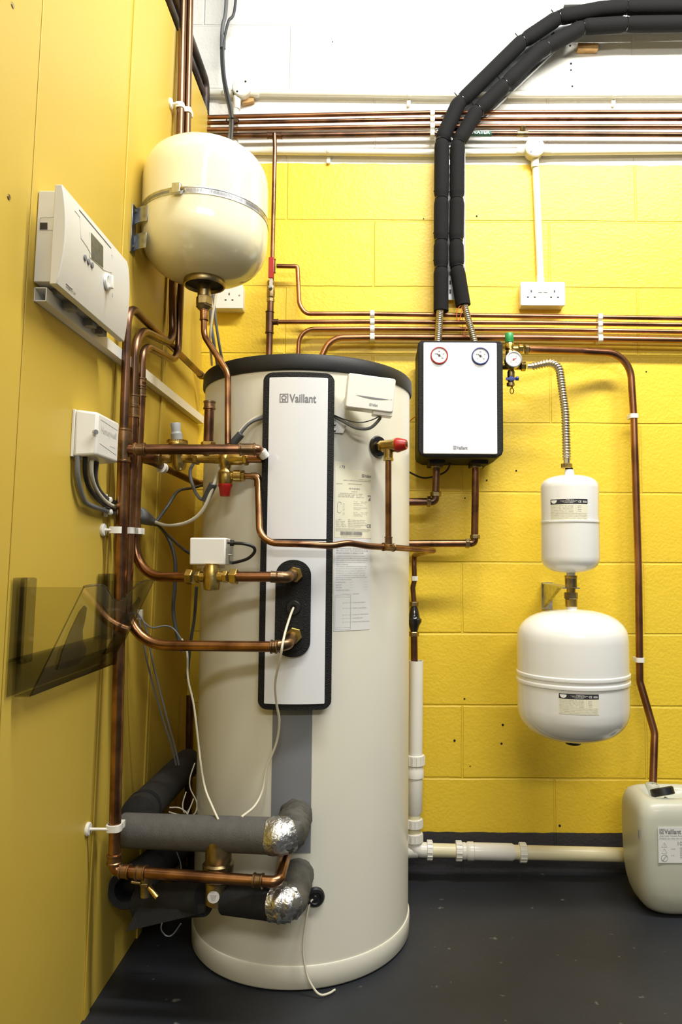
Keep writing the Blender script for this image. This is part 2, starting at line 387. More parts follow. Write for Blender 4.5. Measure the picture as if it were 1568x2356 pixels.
for px, py in ((20, 453), (29, 12)):
    mb = MB(); p = N(px, py, .0002); lathe(mb, [(.0001, .0009), (.004, .0012), (.0045, 0)], p, X, 16); mb.build('screw_head', 'brass_dull', wl)
# ------------------------------------------------------------------ hot water tank
ZB = 0.0; zl = .0
ztop = V(690, 812, 1.658).z; zlid = V(680, 851, 1.658).z
tank = thing('hot_water_tank', (TX, TY, 0), 'tall cream white hot water cylinder with black lid standing on the grey floor', 'water heater')
R = TR
mb = MB(); lathe(mb, [(.0, .055), (R, .055), (R, zlid), (R-.02, zlid)], (TX, TY, 0), Z, 128); mb.build('body', 'tank', tank)
mb = MB(); lathe(mb, [(R-.01, .002), (R-.001, .003), (R+.003, .008), (R+.004, .050), (R+.002, .0545), (R-.006, .056)], (TX, TY, 0), Z, 128); mb.build('base_ring', 'tank', tank)
mb = MB(); lathe(mb, [(R, zlid-.001), (R+.004, zlid), (R+.006, zlid+.004), (R+.005, ztop-.007), (R+.001, ztop-.002), (R-.01, ztop), (.0, ztop)], (TX, TY, 0), Z, 128); mb.build('lid', 'rim', tank, label='black lid')
mb = MB(); s0, z1 = ts(627, 1640); s1, _ = ts(718, 1640)
plate(mb, TF, s0, s1, .30, z1+.02, .0, .0008); mb.build('stripe', 'stripe', tank, label='grey vertical stripe')
# front cover
fo = .030
f0, _ = ts(598, 1300, fo); f1, _ = ts(765, 1300, fo); fz1 = ts(690, 856, fo)[1]; fz0 = ts(672, 1634, fo)[1]
mb = MB(); plate(mb, TF, f0, f1, fz0, fz1, -.002, fo, .020); mb.build('cover_frame', 'epp', tank, bevel=.004, label='black foam frame of the front cover')
g0, g1 = f0+.0145, f1-.0145
mb = MB(); plate(mb, TF, g0, g1, ts(680, 1240, fo)[1], ts(685, 868, fo)[1], fo-.004, fo+.002, .002); cov = mb.build('front_panel', 'gloss', tank, bevel=.001, label='upper glossy white panel')
mb = MB(); plate(mb, TF, g0, g1, ts(675, 1620, fo)[1], ts(680, 1244, fo)[1], fo-.004, fo+.002, .002); cov2 = mb.build('front_panel', 'gloss', tank, bevel=.001, label='lower glossy white panel')
mb = MB(); FT = lambda x, y, n=0: TF(x, y, fo+.002+n)
a = ts(643, 926, fo+.002); b_ = ts(727, 926, fo+.002); logo(mb, FT, a[0], a[1], .0205, b_[0]-a[0]); mb.build('logo_print', 'ink_grey', cov)
# oval connection plate
e0 = ts(635, 1400, fo)[0]; e1 = ts(714, 1400, fo)[0]; ez1 = ts(675, 1288, fo)[1]; ez0 = ts(675, 1511, fo)[1]; er = (e1-e0)/2*.98
mb = MB(); plate(mb, TF, e0, e1, ez0, ez1, fo-.002, fo+.010, er, 12); op = mb.build('connection_plate', 'epp', tank, bevel=.003)
mb = MB(); plate(mb, TF, e0+.013, e1-.013, ez0+.013, ez1-.013, fo+.008, fo+.0112, er-.013, 10); mb.build('plate_inset', 'epp', op, bevel=.001)
ec = T(675, 1398, fo+.008); en = Vector((ec.x-TX, ec.y-TY, 0)).normalized()
mb = MB(); lathe(mb, [(.006, .002), (.007, .006), (.015, .006), (.017, .004), (.018, 0)], ec, en, 28); mb.build('cable_grommet', 'black', op)
gc = T(724, 2063, 0); gn = Vector((gc.x-TX, gc.y-TY, 0)).normalized()
mb = MB(); lathe(mb, [(.022, 0), (.022, .004), (.019, .008), (.013, .009), (.011, .006), (.006, .006), (.004, .009), (.001, .009)], gc, gn, 32); mb.build('cable_grommet', 'black', tank, label='black rubber cable grommet low on the tank')
# stickers on the tank
def sticker(name, m, px, parent=tank, f=TF, tsf=ts, n=.0008, label=None):
    q = [tsf(*p) for p in px]; s0 = (q[0][0]+q[3][0])/2; s1 = (q[1][0]+q[2][0])/2; z1 = (q[0][1]+q[1][1])/2; z0 = (q[2][1]+q[3][1])/2
    mb = MB(); plate(mb, f, s0, s1, z0, z1, -.0002, n, .0015, 8); return mb.build(name, m, parent, label=label), s0, s1, z0, z1
rp, s0, s1, z0, z1 = sticker('rating_label', 'paper', [(771, 1084), (855, 1084), (851, 1238), (769, 1238)], label='cream rating label with barcode')
SF = lambda x, y, n=0: TF(x, y, .0009+n)
wd, ht = s1-s0, z1-z0
g = lambda u: s0+wd*u
h_ = lambda v: z1-ht*v
mb = MB()
logo(mb, SF, g(.71), h_(.085), ht*.045, wd*.28)
text(mb, 'VIH S GB 200 S', SF, g(.5), h_(.275), ht*.019, wd*.30, align='c'); 
text(mb, 'CE', SF, g(.86), h_(.835), ht*.05, wd*.13)
strip(mb, SF, g(.88), g(.98), h_(.365), h_(.355)); mb.add([SF(g(.90), h_(.43), .0006), SF(g(.97), h_(.43), .0006), SF(g(.97), h_(.375), .0006)], [(0, 1, 2)])
random.seed(3); xx = .14
while xx < .72:
    b1 = random.choice((.005, .008, .012)); strip(mb, SF, g(xx), g(xx+b1), h_(.955), h_(.905)); xx += b1+random.choice((.005, .009))
for v, t, a, b1, sz in ((.125, 'solar heating   Hepworth Heating', .62, .36, .011), (.15, 'Vaillant Ltd, Medway City Estate, Rochester Kent', .2, .76, .015), (.205, 'Serial Nr.', .03, .16, .014), (.2, '21084507340010003 006038', .32, .38, .012),
    (.315, '0010007338', .42, .16, .012), (.345, 'Unvented hot water Storage cylinder', .12, .62, .014), (.37, 'according BS 7206 : 1990    0.1:1.0 B', .08, .62, .014), (.395, 'according EN BS 60335     Section 2.73', .08, .68, .014),
    (.46, 'Vs = 0L         Tmax = 100 C', .48, .40, .011), (.485, 'Pmax=6.0 bar   As = 0.7 m2', .48, .35, .011), (.51, 'Coil output = 25 kW', .48, .25, .011), (.55, 'Immersion heater HC 90703', .48, .38, .011), (.575, 'CO 006 006 V-', .48, .20, .011),
    (.62, 'Vs = 0L         Tmax = 100 C', .48, .41, .011), (.645, 'Pmax=10.0 bar   As = 1.5 m2', .48, .38, .011), (.67, 'Coil output = 70 kW', .48, .25, .011),
    (.735, 'V = 200 l', .02, .14, .012), (.76, 'Pmax = 6.0 bar', .02, .24, .012), (.785, 'Tmax = 100 C', .02, .22, .012), (.81, 'Height : 1485 mm', .02, .26, .012), (.835, 'Diameter: 586 mm', .02, .28, .012),
    (.735, 'Mass of cylinder when empty 50 kg', .34, .48, .012), (.76, 'Mass of cylinder when full 250 kg', .34, .47, .012), (.785, 'Expansion vessel charge pressure 4 bar', .34, .52, .012), (.81, 'Expansion valve setting pressure 7 bar', .34, .52, .012), (.835, 'Operating pressure 3.5 bar', .34, .36, .012),
    (.867, 'Read the instructions before installing or using the appliance. Please', .02, .93, .011), (.884, 'observe the maintenance instructions as outlined in the operation manual', .02, .95, .011), (.901, 'Do not remove or adjust any component part of this unvented system', .02, .9, .011), (.975, '21084507340010003006038', .16, .55, .010)):
    text(mb, t, SF, g(a), h_(v), ht*sz*.72, wd*b1)
mb.build('label_print', 'ink_grey', rp)
mb = MB(); pl = [(.06+.04*math.cos(math.radians(a))+.045, (.53 if a < 180 else .63)-.02*math.sin(math.radians(a))) for a in range(0, 361, 20)]
tube(mb, [SF(g(u), h_(v), .0004) for u, v in [(.06+.05*(1+math.cos(math.radians(a))), (.50 if a <= 180 else .60)-.03*math.sin(math.radians(a))) for a in range(0, 361, 15)]], .0003, 4)
for v in (.49, .51, .54, .57, .59, .63, .65): strip(mb, SF, g(.19), g(.25), h_(v+.003), h_(v))
mb.build('label_drawing', 'ink_light', rp)
rp, q0, q1, q2, q3 = sticker('number_label', 'paper', [(770, 1064), (803, 1064), (803, 1082), (770, 1082)])
mb = MB(); text(mb, 'i 73', SF, (q0+q1)/2, q2+.005, .0065, align='c'); mb.build('label_print', 'ink_grey', rp)
rp, s0, s1, z0, z1 = sticker('instruction_label', 'paper_white', [(769, 1239), (851, 1239), (850, 1450), (766, 1450)], label='white instruction sheet with diagram')
wd, ht = s1-s0, z1-z0
mb = MB()
for v, t, b1 in ((.115, 'risk of electrical shock. Attention danger of life.', .86), (.138, 'After every service, ensure that the cover for the', .88), (.161, 'electrical connections is replaced correctly.', .76)): text(mb, t, SF, g(.04), h_(v), ht*.010, wd*b1)
mb.build('label_heading', 'ink_grey', rp)
mb = MB(); v = .192
for t, b1 in (('- Installation to be carried out only by a Competent', .80), ('  Installer, as per the building and gas safety regulations', .87), ('- The installation of the system is subject to approval', .85), ('  under Building Regulation, Water Regulation and', .80), ('  Safety Legislation', .32), ('- The removal / replacement of any component must', .84), ('  be carried out only by a Competent Installer to the', .84), ('  manufacturer using components supplied by the', .80), ('  manufacturer in accordance with their instructions.', .83), ('- In case of malfunction of the system shut water', .80), ('  flowing from the discharge pipe switch off the boiler', .86), ('  and all electrical parts.', .42)):
    text(mb, t, SF, g(.04), h_(v), ht*.008, wd*b1); v += .0232
for t in ('Installed by:', 'Address:', 'Tel. No:', 'Installation Date:'):
    v += .007; text(mb, t, SF, g(.04), h_(v), ht*.009, wd*(.02*len(t))); strip(mb, SF, g(.40), g(.92), h_(v+.001), h_(v)); v += .0215
for a, b1, c_, d_ in ((.03, .44, .615, .613), (.03, .44, .638, .636), (.03, .44, .965, .963), (.03, .44, .985, .983), (.03, .037, .985, .613), (.433, .44, .985, .613)): strip(mb, SF, g(a), g(b1), h_(c_), h_(d_))
for v, t in ((.605, 'DHW outlet'), (.70, 'Primary flow (Boiler)'), (.76, 'Primary return (Boiler)'), (.83, 'Primary flow (Solar System)'), (.868, 'Cold water inlet'), (.908, 'Primary return (Solar System)')):
    text(mb, t, SF, g(.50), h_(v), ht*.009, wd*.0165*len(t)); ringflat(mb, SF, g(.24), h_(v-.002), .0008, .0012, seg=12); strip(mb, SF, g(.27), g(.48), h_(v-.002), h_(v-.0035))
mb.build('label_print', 'ink_light', rp)
# ------------------------------------------------------------------ control box on the tank
cb = thing('pump_control_box', T(850, 906, .02), 'small white control box on an angled metal bracket at the tank top right', 'control box')
o_ = T(852, 910, .075); ex = dirn(V(803, 925, o_.y-.004), V(905, 938, o_.y+.012)); ez = ex.cross(Z).normalized(); ey = ez.cross(ex)*-1
ey = Z - ex*ex.dot(Z); ey.normalize(); ez = ex.cross(ey)  # pointing to the camera
fr = frame(o_, ex, ey, ez)
mb = MB(); prism(mb, fr, rrect(-.056, .056, -.034, .047, .006), -.034, 0); mb.build('box_shell', 'white', cb, bevel=.003, seg=3)
mb = MB(); prism(mb, fr, rrect(.010, .056, -.042, -.030, .002), -.030, -.004); mb.build('cable_flap', 'white', cb, bevel=.001)
mb = MB(); mb.add([fr(-.035+.086*k/20, -.003-.0075*math.sin(math.pi*k/20)**1.0*.65, .0006) for k in range(21)]+[fr(-.035+.086*k/20, -.003-.001*k/20, .0006) for k in range(21)], [(k, k+1, 22+k, 21+k) for k in range(20)]); mb.build('indicator_slot', 'ink_grey', cb)
mb = MB(); logo(mb, fr, -.001, -.024, .0062, .020); mb.build('logo_print', 'ink_grey', cb)
a0, b0 = T(790, 905, .012), T(776, 990, .004)
mb = MB(); fb = frame(T(785, 985, .006), (1, .1, 0), Z)
prism(mb, fb, [(-.020, -.012), (.004, -.012), (.010, .000), (.025, .075), (.070, .085), (.070, .05), (.02, .05), (-.005, .045), (-.020, .01)][:4]+[(.030, .085), (.012, .085), (-.020, .012)], -.0015, .0015); mb.build('bracket', 'white', cb, bevel=.0005)
for dy in (-.006, .008): mb = MB(); lathe(mb, [(.0035, 0), (.0035, .002), (.002, .003), (.0001, .003)], fb(-.016, dy, .0015), (0, -1, 0), 14); mb.build('screw', 'steel', cb)
mb = MB(); tube(mb, spline([fr(.028, -.038, -.015), V(872, 965, 1.66), V(850, 985, 1.655), V(820, 985, 1.65), V(790, 970, 1.655), V(768, 958, 1.665)]), .0038, 10)
tag(mb.build('grey_cable', 'cable_grey'), 'thick grey cable looping from under the tank control box to the black frame', 'cable')
mb = MB(); tube(mb, spline([fr(.030, -.038, -.012), V(872, 958, 1.655), V(850, 968, 1.65), V(825, 972, 1.645), V(795, 966, 1.65), V(768, 955, 1.66)]), .0013, 8)
tag(mb.build('black_wire', 'cable_black'), 'thin black wire looping above the thick grey cable under the tank control box', 'cable')
# ------------------------------------------------------------------ expansion vessel, upper left (cream)
VY, VR = 1.71, .1515
ax = V(470, 655, VY); vx = ax.x; zb = ax.z
def axz(px, py, Y): return V(px, py, Y).z
vt = axz(478, 316, VY-.03)+.005; 
ev = thing('expansion_vessel', (vx, VY, zb), 'large cream expansion vessel strapped to a wall bracket above the copper pipes', 'expansion vessel')
hh = .335
def dome(R_, zb_, h1, zt_, h2, n=10, p=2.6, r0=.0, r1=.0):
    out = []
    for k in range(n+1):
        a = math.pi/2*k/n; out.append((max(r0, R_*math.sin(a)**(2/p)), zb_+h1*(1-math.cos(a)**(2/p))))
    for k in range(n+1):
        a = math.pi/2*(1-k/n); out.append((max(r1, R_*math.sin(a)**(2/p)), zt_-h2*(1-math.cos(a)**(2/p))))
    return out
zvb, zvt = zb+.008, zb+.008+hh
mb = MB(); lathe(mb, dome(VR, zvb, .118, zvt, .105, p=2.6), (vx, VY, 0), Z, 72); mb.build('shell', 'cream', ev)
mb = MB(); zc = zb+.012; lathe(mb, [(.040, .008), (.043, .002), (.046, -.012), (.049, -.013), (.051, -.009), (.050, 0), (.045, .012)], (vx, VY, zc-.004), Z, 40); mb.build('flange', 'brass_dull', ev, label='dull metal bottom flange')
mb = MB(); lathe(mb, [(.0, .004), (.030, .003), (.044, -.008)], (vx, VY, zc-.002), Z, 32)
for k in range(10):
    a = k*math.pi/5; q = Vector((math.cos(a), math.sin(a), 0)); fq = frame(Vector((vx, VY, zc-.003))+q*.028, q, Z); boxf(mb, fq, -.012, .012, -.006, .0, -.0015, .0015)
mb.build('flange_recess', 'foam_dark', ev)
mb = MB(); bz = zb+.160
lathe(mb, [(VR-.001, -.0085), (VR+.0012, -.008), (VR+.0012, -.006), (VR+.0004, -.005), (VR+.0004, .005), (VR+.0012, .006), (VR+.0012, .008), (VR-.001, .0085)], (vx, VY, bz), Z, 96)
st = mb.build('strap', 'steel', ev, label='steel hose clip strap')
for rg in (range(-80, -17, 3), range(-2, 11, 3), range(18, 46, 3), range(52, 70, 3)):
    mb = MB()
    for a in rg:
        a = math.radians(a); q = Vector((math.sin(a), -math.cos(a), 0)); t = Vector((math.cos(a), math.sin(a), 0)); fq = frame(Vector((vx, VY, bz))+q*(VR+.0006), t, Z, q)
        for k in (-.0025, 0, .0025): strip(mb, fq, k-.0005, k+.0005, -.0035, .0035, .0003)
    mb.build('strap_slots', 'ink_grey', st)
a = math.radians(-10); q = Vector((math.sin(a), -math.cos(a), 0)); t = Vector((math.cos(a), math.sin(a), 0)); fq = frame(Vector((vx, VY, bz))+q*VR, t, Z, q)
mb = MB(); boxf(mb, fq, -.0105, .0105, -.012, .012, 0, .013); mb.build('buckle', 'steel', st, bevel=.002)
mb = MB(); cyl(mb, fq(.0085, 0, .007), t, .0045, .008, 12); mb.build('worm_screw', 'brass_dull', st)
# bracket
uu, vz_ = pf(305, 528, 0)
mb = MB()
boxf(mb, PF, uu-.012, uu+.016, vz_-.058, vz_+.058, 0, .0025)
for dz in (-.042, .022):
    boxf(mb, lambda x, y, z: PF(uu+.006-.020*math.sin(math.pi*.5*x/.038)+z, y, x), 0, .038, vz_+dz-.008, vz_+dz+.030, 0, .0022, 10)
mb.build('bracket', 'zinc', ev, bevel=.0008)
for dz in (-.04, .045):
    mb = MB(); lathe(mb, [(.004, 0), (.004, .002), (.001, .003)], PF(uu+.004, vz_+dz, .0025), X, 6); mb.build('bracket_bolt', 'brass_dull', ev)
mb = MB(); boxf(mb, I, vx-VR-.004, vx-VR-.0005, VY-.03, VY+.03, zb+.07, zb+.20); mb.build('bracket_saddle', 'black', ev, bevel=.001)
# connector under the vessel
fc = thing('vessel_feed_pipe', (vx, VY, zb-.05), 'bright copper pipe swan-necking down from the cream vessel to the brass valves', 'pipe')
nk = V(468, 700, VY)
mb = MB(); cyl(mb, (vx, VY, nk.z+.012), Z, .016, .050, 24); mb.build('union_neck', 'brass_dull', fc)
nut(fc, 'union_nut', (vx, VY, nk.z+.008), Z, .0195, .022, 'brass_dull')
mb = MB(); lathe(mb, [(.017, 0), (.019, -.004), (.012, -.012), (.010, -.012)], (vx, VY, nk.z-.003), Z, 24); mb.build('union_olive', 'brass_dull', fc)
fp = fillet([Vector((vx, VY, nk.z)), V(469, 772, VY-.005), V(524, 858, 1.66), V(524, 1022, 1.635)], .05)
tubepart(fc, 'tube', fp, .0075, 'copper_bright'); collar(fc, 'coupling', fp[0]+(fp[1]-fp[0]).normalized()*.028, fp[1]-fp[0], .0095, .028, 'copper_bright')
# ------------------------------------------------------------------ copper risers along the left boards
rr = .0093
def P3(*a): return [V(*q) if len(q) == 3 else q for q in a]
ra = thing('boiler_pipe', N(255, 1960, .03), 'copper riser nearest the camera beside the wiring box, teeing right at mid height', 'pipe')
topA = N(297, 700, .032); zA = V(312, 690, topA.y).z-.006
A1 = N(284, 1020, .032)
bend = Vector((topA.x, A1.y, zA))
pA = [A1, Vector((A1.x, A1.y+.0, zA)), Vector((Xp(zA)+.032, 2.19, V(468, 868, 2.19).z)), V(505, 866, 2.19)]
tubepart(ra, 'tube', fillet(pA, [.05, .016]), rr, 'copper_dark')
collar(ra, 'elbow_collar', pA[2]-dirn(pA[1], pA[2])*.03, dirn(pA[1], pA[2]), .0105, .02)
lowA = V(262, 2003, A1.y)
pa2 = [A1, lowA+(A1-lowA)*.02]
tubepart(ra, 'tube', [A1+Z*.0, Vector((lowA.x, A1.y, lowA.z+.02))], .0122, 'copper_bright')
collar(ra, 'tee', A1-Z*.005, Z, .0148, .075)
for py in (1976,): collar(ra, 'elbow_collar', Vector((lowA.x, A1.y, V(262, py, A1.y).z)), Z, .0142, .022)
# horizontal from the tee
tl = V(592, 1034, 1.565); t0 = Vector((A1.x, A1.y, V(285, 1034, A1.y).z))
pts = fillet([t0, tl, V(603, 1043, 1.60), V(598, 1053, 1.65)], .008)
tubepart(ra, 'branch_tube', pts, .0112, 'copper')
collar(ra, 'branch_collar', t0+dirn(t0, tl)*.035, dirn(t0, tl), .0135, .026); collar(ra, 'branch_collar', tl-dirn(t0, tl)*.022, dirn(t0, tl), .0132, .036)
mb = MB(); cyl(mb, V(601, 1037, 1.575), dirn(V(601, 1037, 1.575), V(612, 1054, 1.585)), .0105, .018, 20); mb.build('tape_wrap', 'white', ra, label='white tape wrap on the end bend')
# bottom horizontal
lb = V(640, 2030, 1.50); 
pts = fillet([Vector((lowA.x, A1.y, lowA.z+.03)), lowA, lb, V(650, 1992, 1.545), V(660, 1960, 1.60)], [.016, .014, .02])
tubepart(ra, 'bottom_tube', pts, .0118, 'copper_bright')
for t_ in (.07, .17, .88): p = lowA.lerp(lb, t_); collar(ra, 'collar', p, lb-lowA, .0138, .022)
# drain cock
dcp = lowA.lerp(lb, .2)
dc = thing('drain_cock', dcp-Z*.05, 'small brass drain cock hanging under the bottom copper pipe', 'valve')
mb = MB(); cyl(mb, dcp-Z*.048, Z, .010, .042, 20); mb.build('body', 'brass_dull', dc); 
nut(dc, 'gland_nut', dcp-Z*.022, Z, .013, .008, 'brass_dull')
mb = MB(); q = dcp-Z*.022; tube(mb, [q, q+Vector((.028, -.012, -.022))], .005, 12); mb.build('outlet', 'brass', dc)
mb = MB(); tube(mb, [q, q+Vector((-.03, 0, .004))], .0035, 10); mb.build('spindle', 'brass_dull', dc)
# riser B
YB = N(300, 1150, .032).y
rb = thing('boiler_pipe', V(288, 1482, YB), 'copper riser between its neighbours, its lower end bending right below the black oval plate', 'pipe')
B0 = V(305, 960, YB); zBt = V(330, 752, YB).z; xB = B0.x
u2 = N(401, 700, .032); U2 = u2.y
pB = [B0, Vector((xB, YB, zBt)), Vector((Xp(zBt)+.034, U2, V(403, 794, U2).z)), V(397, 650, U2), V(414, 320, U2), V(421, 0, U2), V(430, -420, U2)]
tubepart(rb, 'tube', fillet(pB, [.085, .06, .3, .3, 0]), .0102, 'copper_brown')
B1 = V(297, 1240, YB); pB2 = [B0, B1, V(288, 1484, YB-.005), V(640, 1488, 1.55), V(662, 1482, 1.565), T(673, 1462, fo+.012)]
tubepart(rb, 'tube', fillet(pB2[:4], [.3, .095]), .0117, 'copper_bright')
tubepart(rb, 'elbow', fillet([V(626, 1488, 1.552)]+pB2[4:], .015), .0128, 'copper_fit')
collar(rb, 'collar', V(630, 1488, 1.55), X, .0135, .016)
for py in (922, 948): collar(rb, 'coupling', V(306, py, YB), Z, .0128, .028)
nut(rb, 'tank_nut', T(676, 1462, fo+.018), en, .0185, .014, 'brass')
# riser C
YC = N(318, 1120, .034).y
rc = thing('boiler_pipe', V(314, 1325, YC), 'copper riser furthest from the camera, bending right into the motorised valve', 'pipe')
C0 = V(325, 880, YC); zCt = V(350, 792, YC).z; U3 = U2+.015
pC = [C0, Vector((C0.x, YC, zCt)), Vector((Xp(zCt)+.044, U3, V(404, 833, U3).z)), V(416, 650, U3), V(430, 320, U3), V(437, 0, U3), V(445, -420, U3)]
tubepart(rc, 'tube', fillet(pC, [.08, .055, .3, .3, 0]), .0092, 'copper_brown')
vl = V(440, 1328, 1.575)
tubepart(rc, 'tube', fillet([C0, V(312, 1160, YC), V(310, 1327, YC-.005), vl], [.3, .095]), .0112, 'copper_bright')
for py in (880, 903): collar(rc, 'coupling', V(324, py, YC), Z, .0115, .022)
# ------------------------------------------------------------------ motorised valve
mv = thing('motorised_valve', V(490, 1350, 1.56), 'brass zone valve with a white rectangular actuator in front of the tank', 'valve')
vc = V(487, 1327, 1.56); vr = V(680, 1323, 1.57); dv = dirn(V(440, 1328, 1.575), V(640, 1327, 1.55))
mb = MB(); cyl(mb, vc-dv*.036, dv, .0115, .072, 20); mb.build('body_barrel', 'brass', mv)
mb = MB(); lathe(mb, [(.010, -.030), (.017, -.028), (.0185, -.018), (.0185, .018), (.015, .024), (.015, .028)], vc, Z, 28); mb.build('body', 'brass', mv, ang=50)
for s_ in (-1, 1):
    nut(mv, 'compression_nut', vc+dv*s_*.050, dv, .0175, .016, 'brass'); nut(mv, 'body_hex', vc+dv*s_*.031, dv, .0140, .010, 'brass')
tubepart(mv, 'outlet_tube', [vc+dv*.045, V(640, 1327, 1.55)], .0112, 'copper')
ep = [V(622, 1327, 1.55), V(660, 1329, 1.555), T(675, 1322, fo+.012)]
tubepart(mv, 'outlet_elbow', fillet(ep, .016), .0128, 'copper_fit')
nut(mv, 'tank_nut', T(678, 1322, fo+.018), en, .0185, .014, 'brass')
fa = frame(V(479, 1271, 1.555), dirn(V(437, 1270, 1.555), V(517, 1270, 1.555)), Z); ac = V(478, 1270, 1.555)
fa = frame(ac, X, Z, -Yv)
mb = MB(); boxf(mb, fa, -.040, .038, -.028, .031, -.06, .0); mb.build('actuator_case', 'steel', mv, bevel=.003, label='white painted actuator case')
bpy.data.objects[mv.children[-1].name if False else 'actuator_case'].data.materials[0] = M['white']
mb = MB(); boxf(mb, fa, .038, .046, -.028, .028, -.05, -.006); mb.build('actuator_end', 'steel', mv, bevel=.001)
mb = MB(); boxf(mb, fa, -.006, .006, -.029, -.025, -.003, .001); boxf(mb, fa, -.024, .026, -.036, -.028, -.05, -.006); mb.build('actuator_base', 'brass_dull', mv)
mb = MB(); cyl(mb, fa(.040, .020, -.012), X, .0065, .014, 16); mb.build('cable_gland', 'black', mv)
mb = MB(); tube(mb, [fa(.044, .016, -.004), fa(.044, -.026, -.004)], .0012, 8); tube(mb, [fa(.044, -.006, -.002), fa(.052, -.006, -.002)], .0018, 8); mb.build('lever', 'steel', mv)
mb = MB(); tube(mb, spline([fa(.050, .020, -.012), V(560, 1251, 1.565), V(582, 1258, 1.57), V(585, 1270, 1.575), V(570, 1285, 1.58), V(545, 1293, 1.59), V(528, 1296, 1.60)]), .0036, 10)
tag(mb.build('actuator_cable', 'cable_black'), 'black cable looping out of the right end of the valve actuator', 'cable')
# ------------------------------------------------------------------ brass manifold
mf = thing('brass_valve_manifold', V(500, 1080, 1.66), 'row of brass pressure reducing and safety fittings across the tank front', 'valve')
m0 = V(345, 1054, 1.68); m1 = V(605, 1055, 1.63); dm = dirn(m0, m1)
def mp(px): return m0.lerp(m1, (px-345)/260)
tubepart(mf, 'inlet_tube', [mp(318), mp(362)], .011, 'copper_dark')
nut(mf, 'compression_nut', mp(366), dm, .016, .014, 'brass_dull')
mb = MB(); lathe(mb, [(.012, 0), (.012, .014), (.010, .018), (.010, .024), (.0125, .028), (.0125, .05), (.011, .056), (.011, .070), (.0135, .074), (.0135, .085), (.011, .090), (.0115, .12), (.0125, .13), (.0125, .15), (.0155, .155), (.0155, .19), (.013, .20), (.012, .21)], mp(378), dm, 28); mb.build('body_barrel', 'brass', mf, ang=60)
for px in (455, 553, 567): nut(mf, 'body_nut', mp(px), dm, .0155 if px < 560 else .0165, .010, 'brass')
tubepart(mf, 'outlet_tube', [mp(570), mp(603)], .0105, 'copper')
# pressure reducing valve
pr = mp(412); tilt = Vector((-.08, -.12, 1)).normalized()
mb = MB(); lathe(mb, [(.001, -.030), (.012, -.028), (.0165, -.020), (.0175, -.008), (.0175, .018), (.020, .024), (.0235, .027), (.0235, .034), (.022, .040), (.013, .043)], pr, tilt, 32); mb.build('reducing_valve_body', 'brass', mf, ang=50)
mb = MB()
for k in range(40):
    a = k*math.pi/20; fq = frame(pr+tilt*.0385, (math.cos(a), math.sin(a), 0), tilt); boxf(mb, fq, .021, .0245, -.0035, .0035, -.0007, .0007)
mb.build('valve_ring', 'brass', mf)
mb = MB(); lathe(mb, [(.013, .043), (.0135, .058), (.0115, .060), (.0105, .064), (.012, .080), (.0105, .083), (.0001, .083)], pr, tilt, 20); mb.build('adjuster_cap', 'grey_cap', mf, label='grey plastic adjuster cap')
# capped stub
sb = mp(480)
mb = MB(); cyl(mb, sb+Z*.006, Z, .013, .018, 24); mb.build('stub_boss', 'brass', mf)
nut(mf, 'stub_nut', sb+Z*.031, Z, .0175, .015, 'brass')
zt = V(482, 924, sb.y).z
tubepart(mf, 'capped_stub', [sb+Z*.036, Vector((sb.x+.001, sb.y, zt-.004))], .0115, 'copper'); collar(mf, 'stub_cap', Vector((sb.x+.001, sb.y, zt-.009)), Z, .0128, .020, 'copper_fit')
# safety relief valve below
sr = mp(521)
mb = MB(); lathe(mb, [(.013, .020), (.014, .012), (.017, .008), (.017, -.010), (.013, -.016), (.012, -.026), (.0155, -.030), (.017, -.034), (.017, -.056), (.016, -.060)], sr, Z, 28); mb.build('relief_valve_body', 'brass', mf, ang=50)
mb = MB(); lathe(mb, [(.0165, -.060), (.0165, -.065), (.015, -.068), (.0118, -.087), (.0105, -.089), (.0001, -.089)], sr, Z, 12); mb.build('relief_valve_cap', 'red', mf, label='red relief valve cap')
so = sr-Z*.041; dd = X
mb = MB(); lathe(mb, [(.011, .0), (.011, .018), (.0145, .020), (.0145, .036), (.012, .038), (.012, .044)], so, dd, 24); mb.build('relief_outlet', 'brass', mf)
nut(mf, 'relief_outlet_nut', so+dd*.040, dd, .0135, .010, 'brass')
# discharge pipe across the tank
dp = thing('discharge_pipe', V(893, 1258, 1.69), 'thin copper discharge pipe crossing the tank front to the tundish behind', 'pipe')
c1 = so+X*.040
e1_ = V(592, 1096, c1.y); Yd = 1.60
dpts = [c1, Vector((V(593, 1096, c1.y).x, c1.y, c1.z)), V(597, 1249, 1.585), V(700, 1252, 1.585), V(760, 1256, 1.60), V(800, 1249, 1.62), V(850, 1257, 1.655), V(893, 1259, 1.695), V(997, 1267, 1.86), V(953, 1277, 2.22)]
tubepart(dp, 'tube', fillet(dpts, [.018, .045, .1, .08, .08, .1, .1, .012]), .0075, 'copper_bright')
tubepart(dp, 'elbow', fillet([dpts[1]-X*.016, dpts[1], dpts[1]-Z*.024], .015), .0088, 'copper_fit')
tp = dpts[7]; td = dirn(dpts[6], dpts[8]); collar(dp, 'tee', tp, td, .0090, .040)
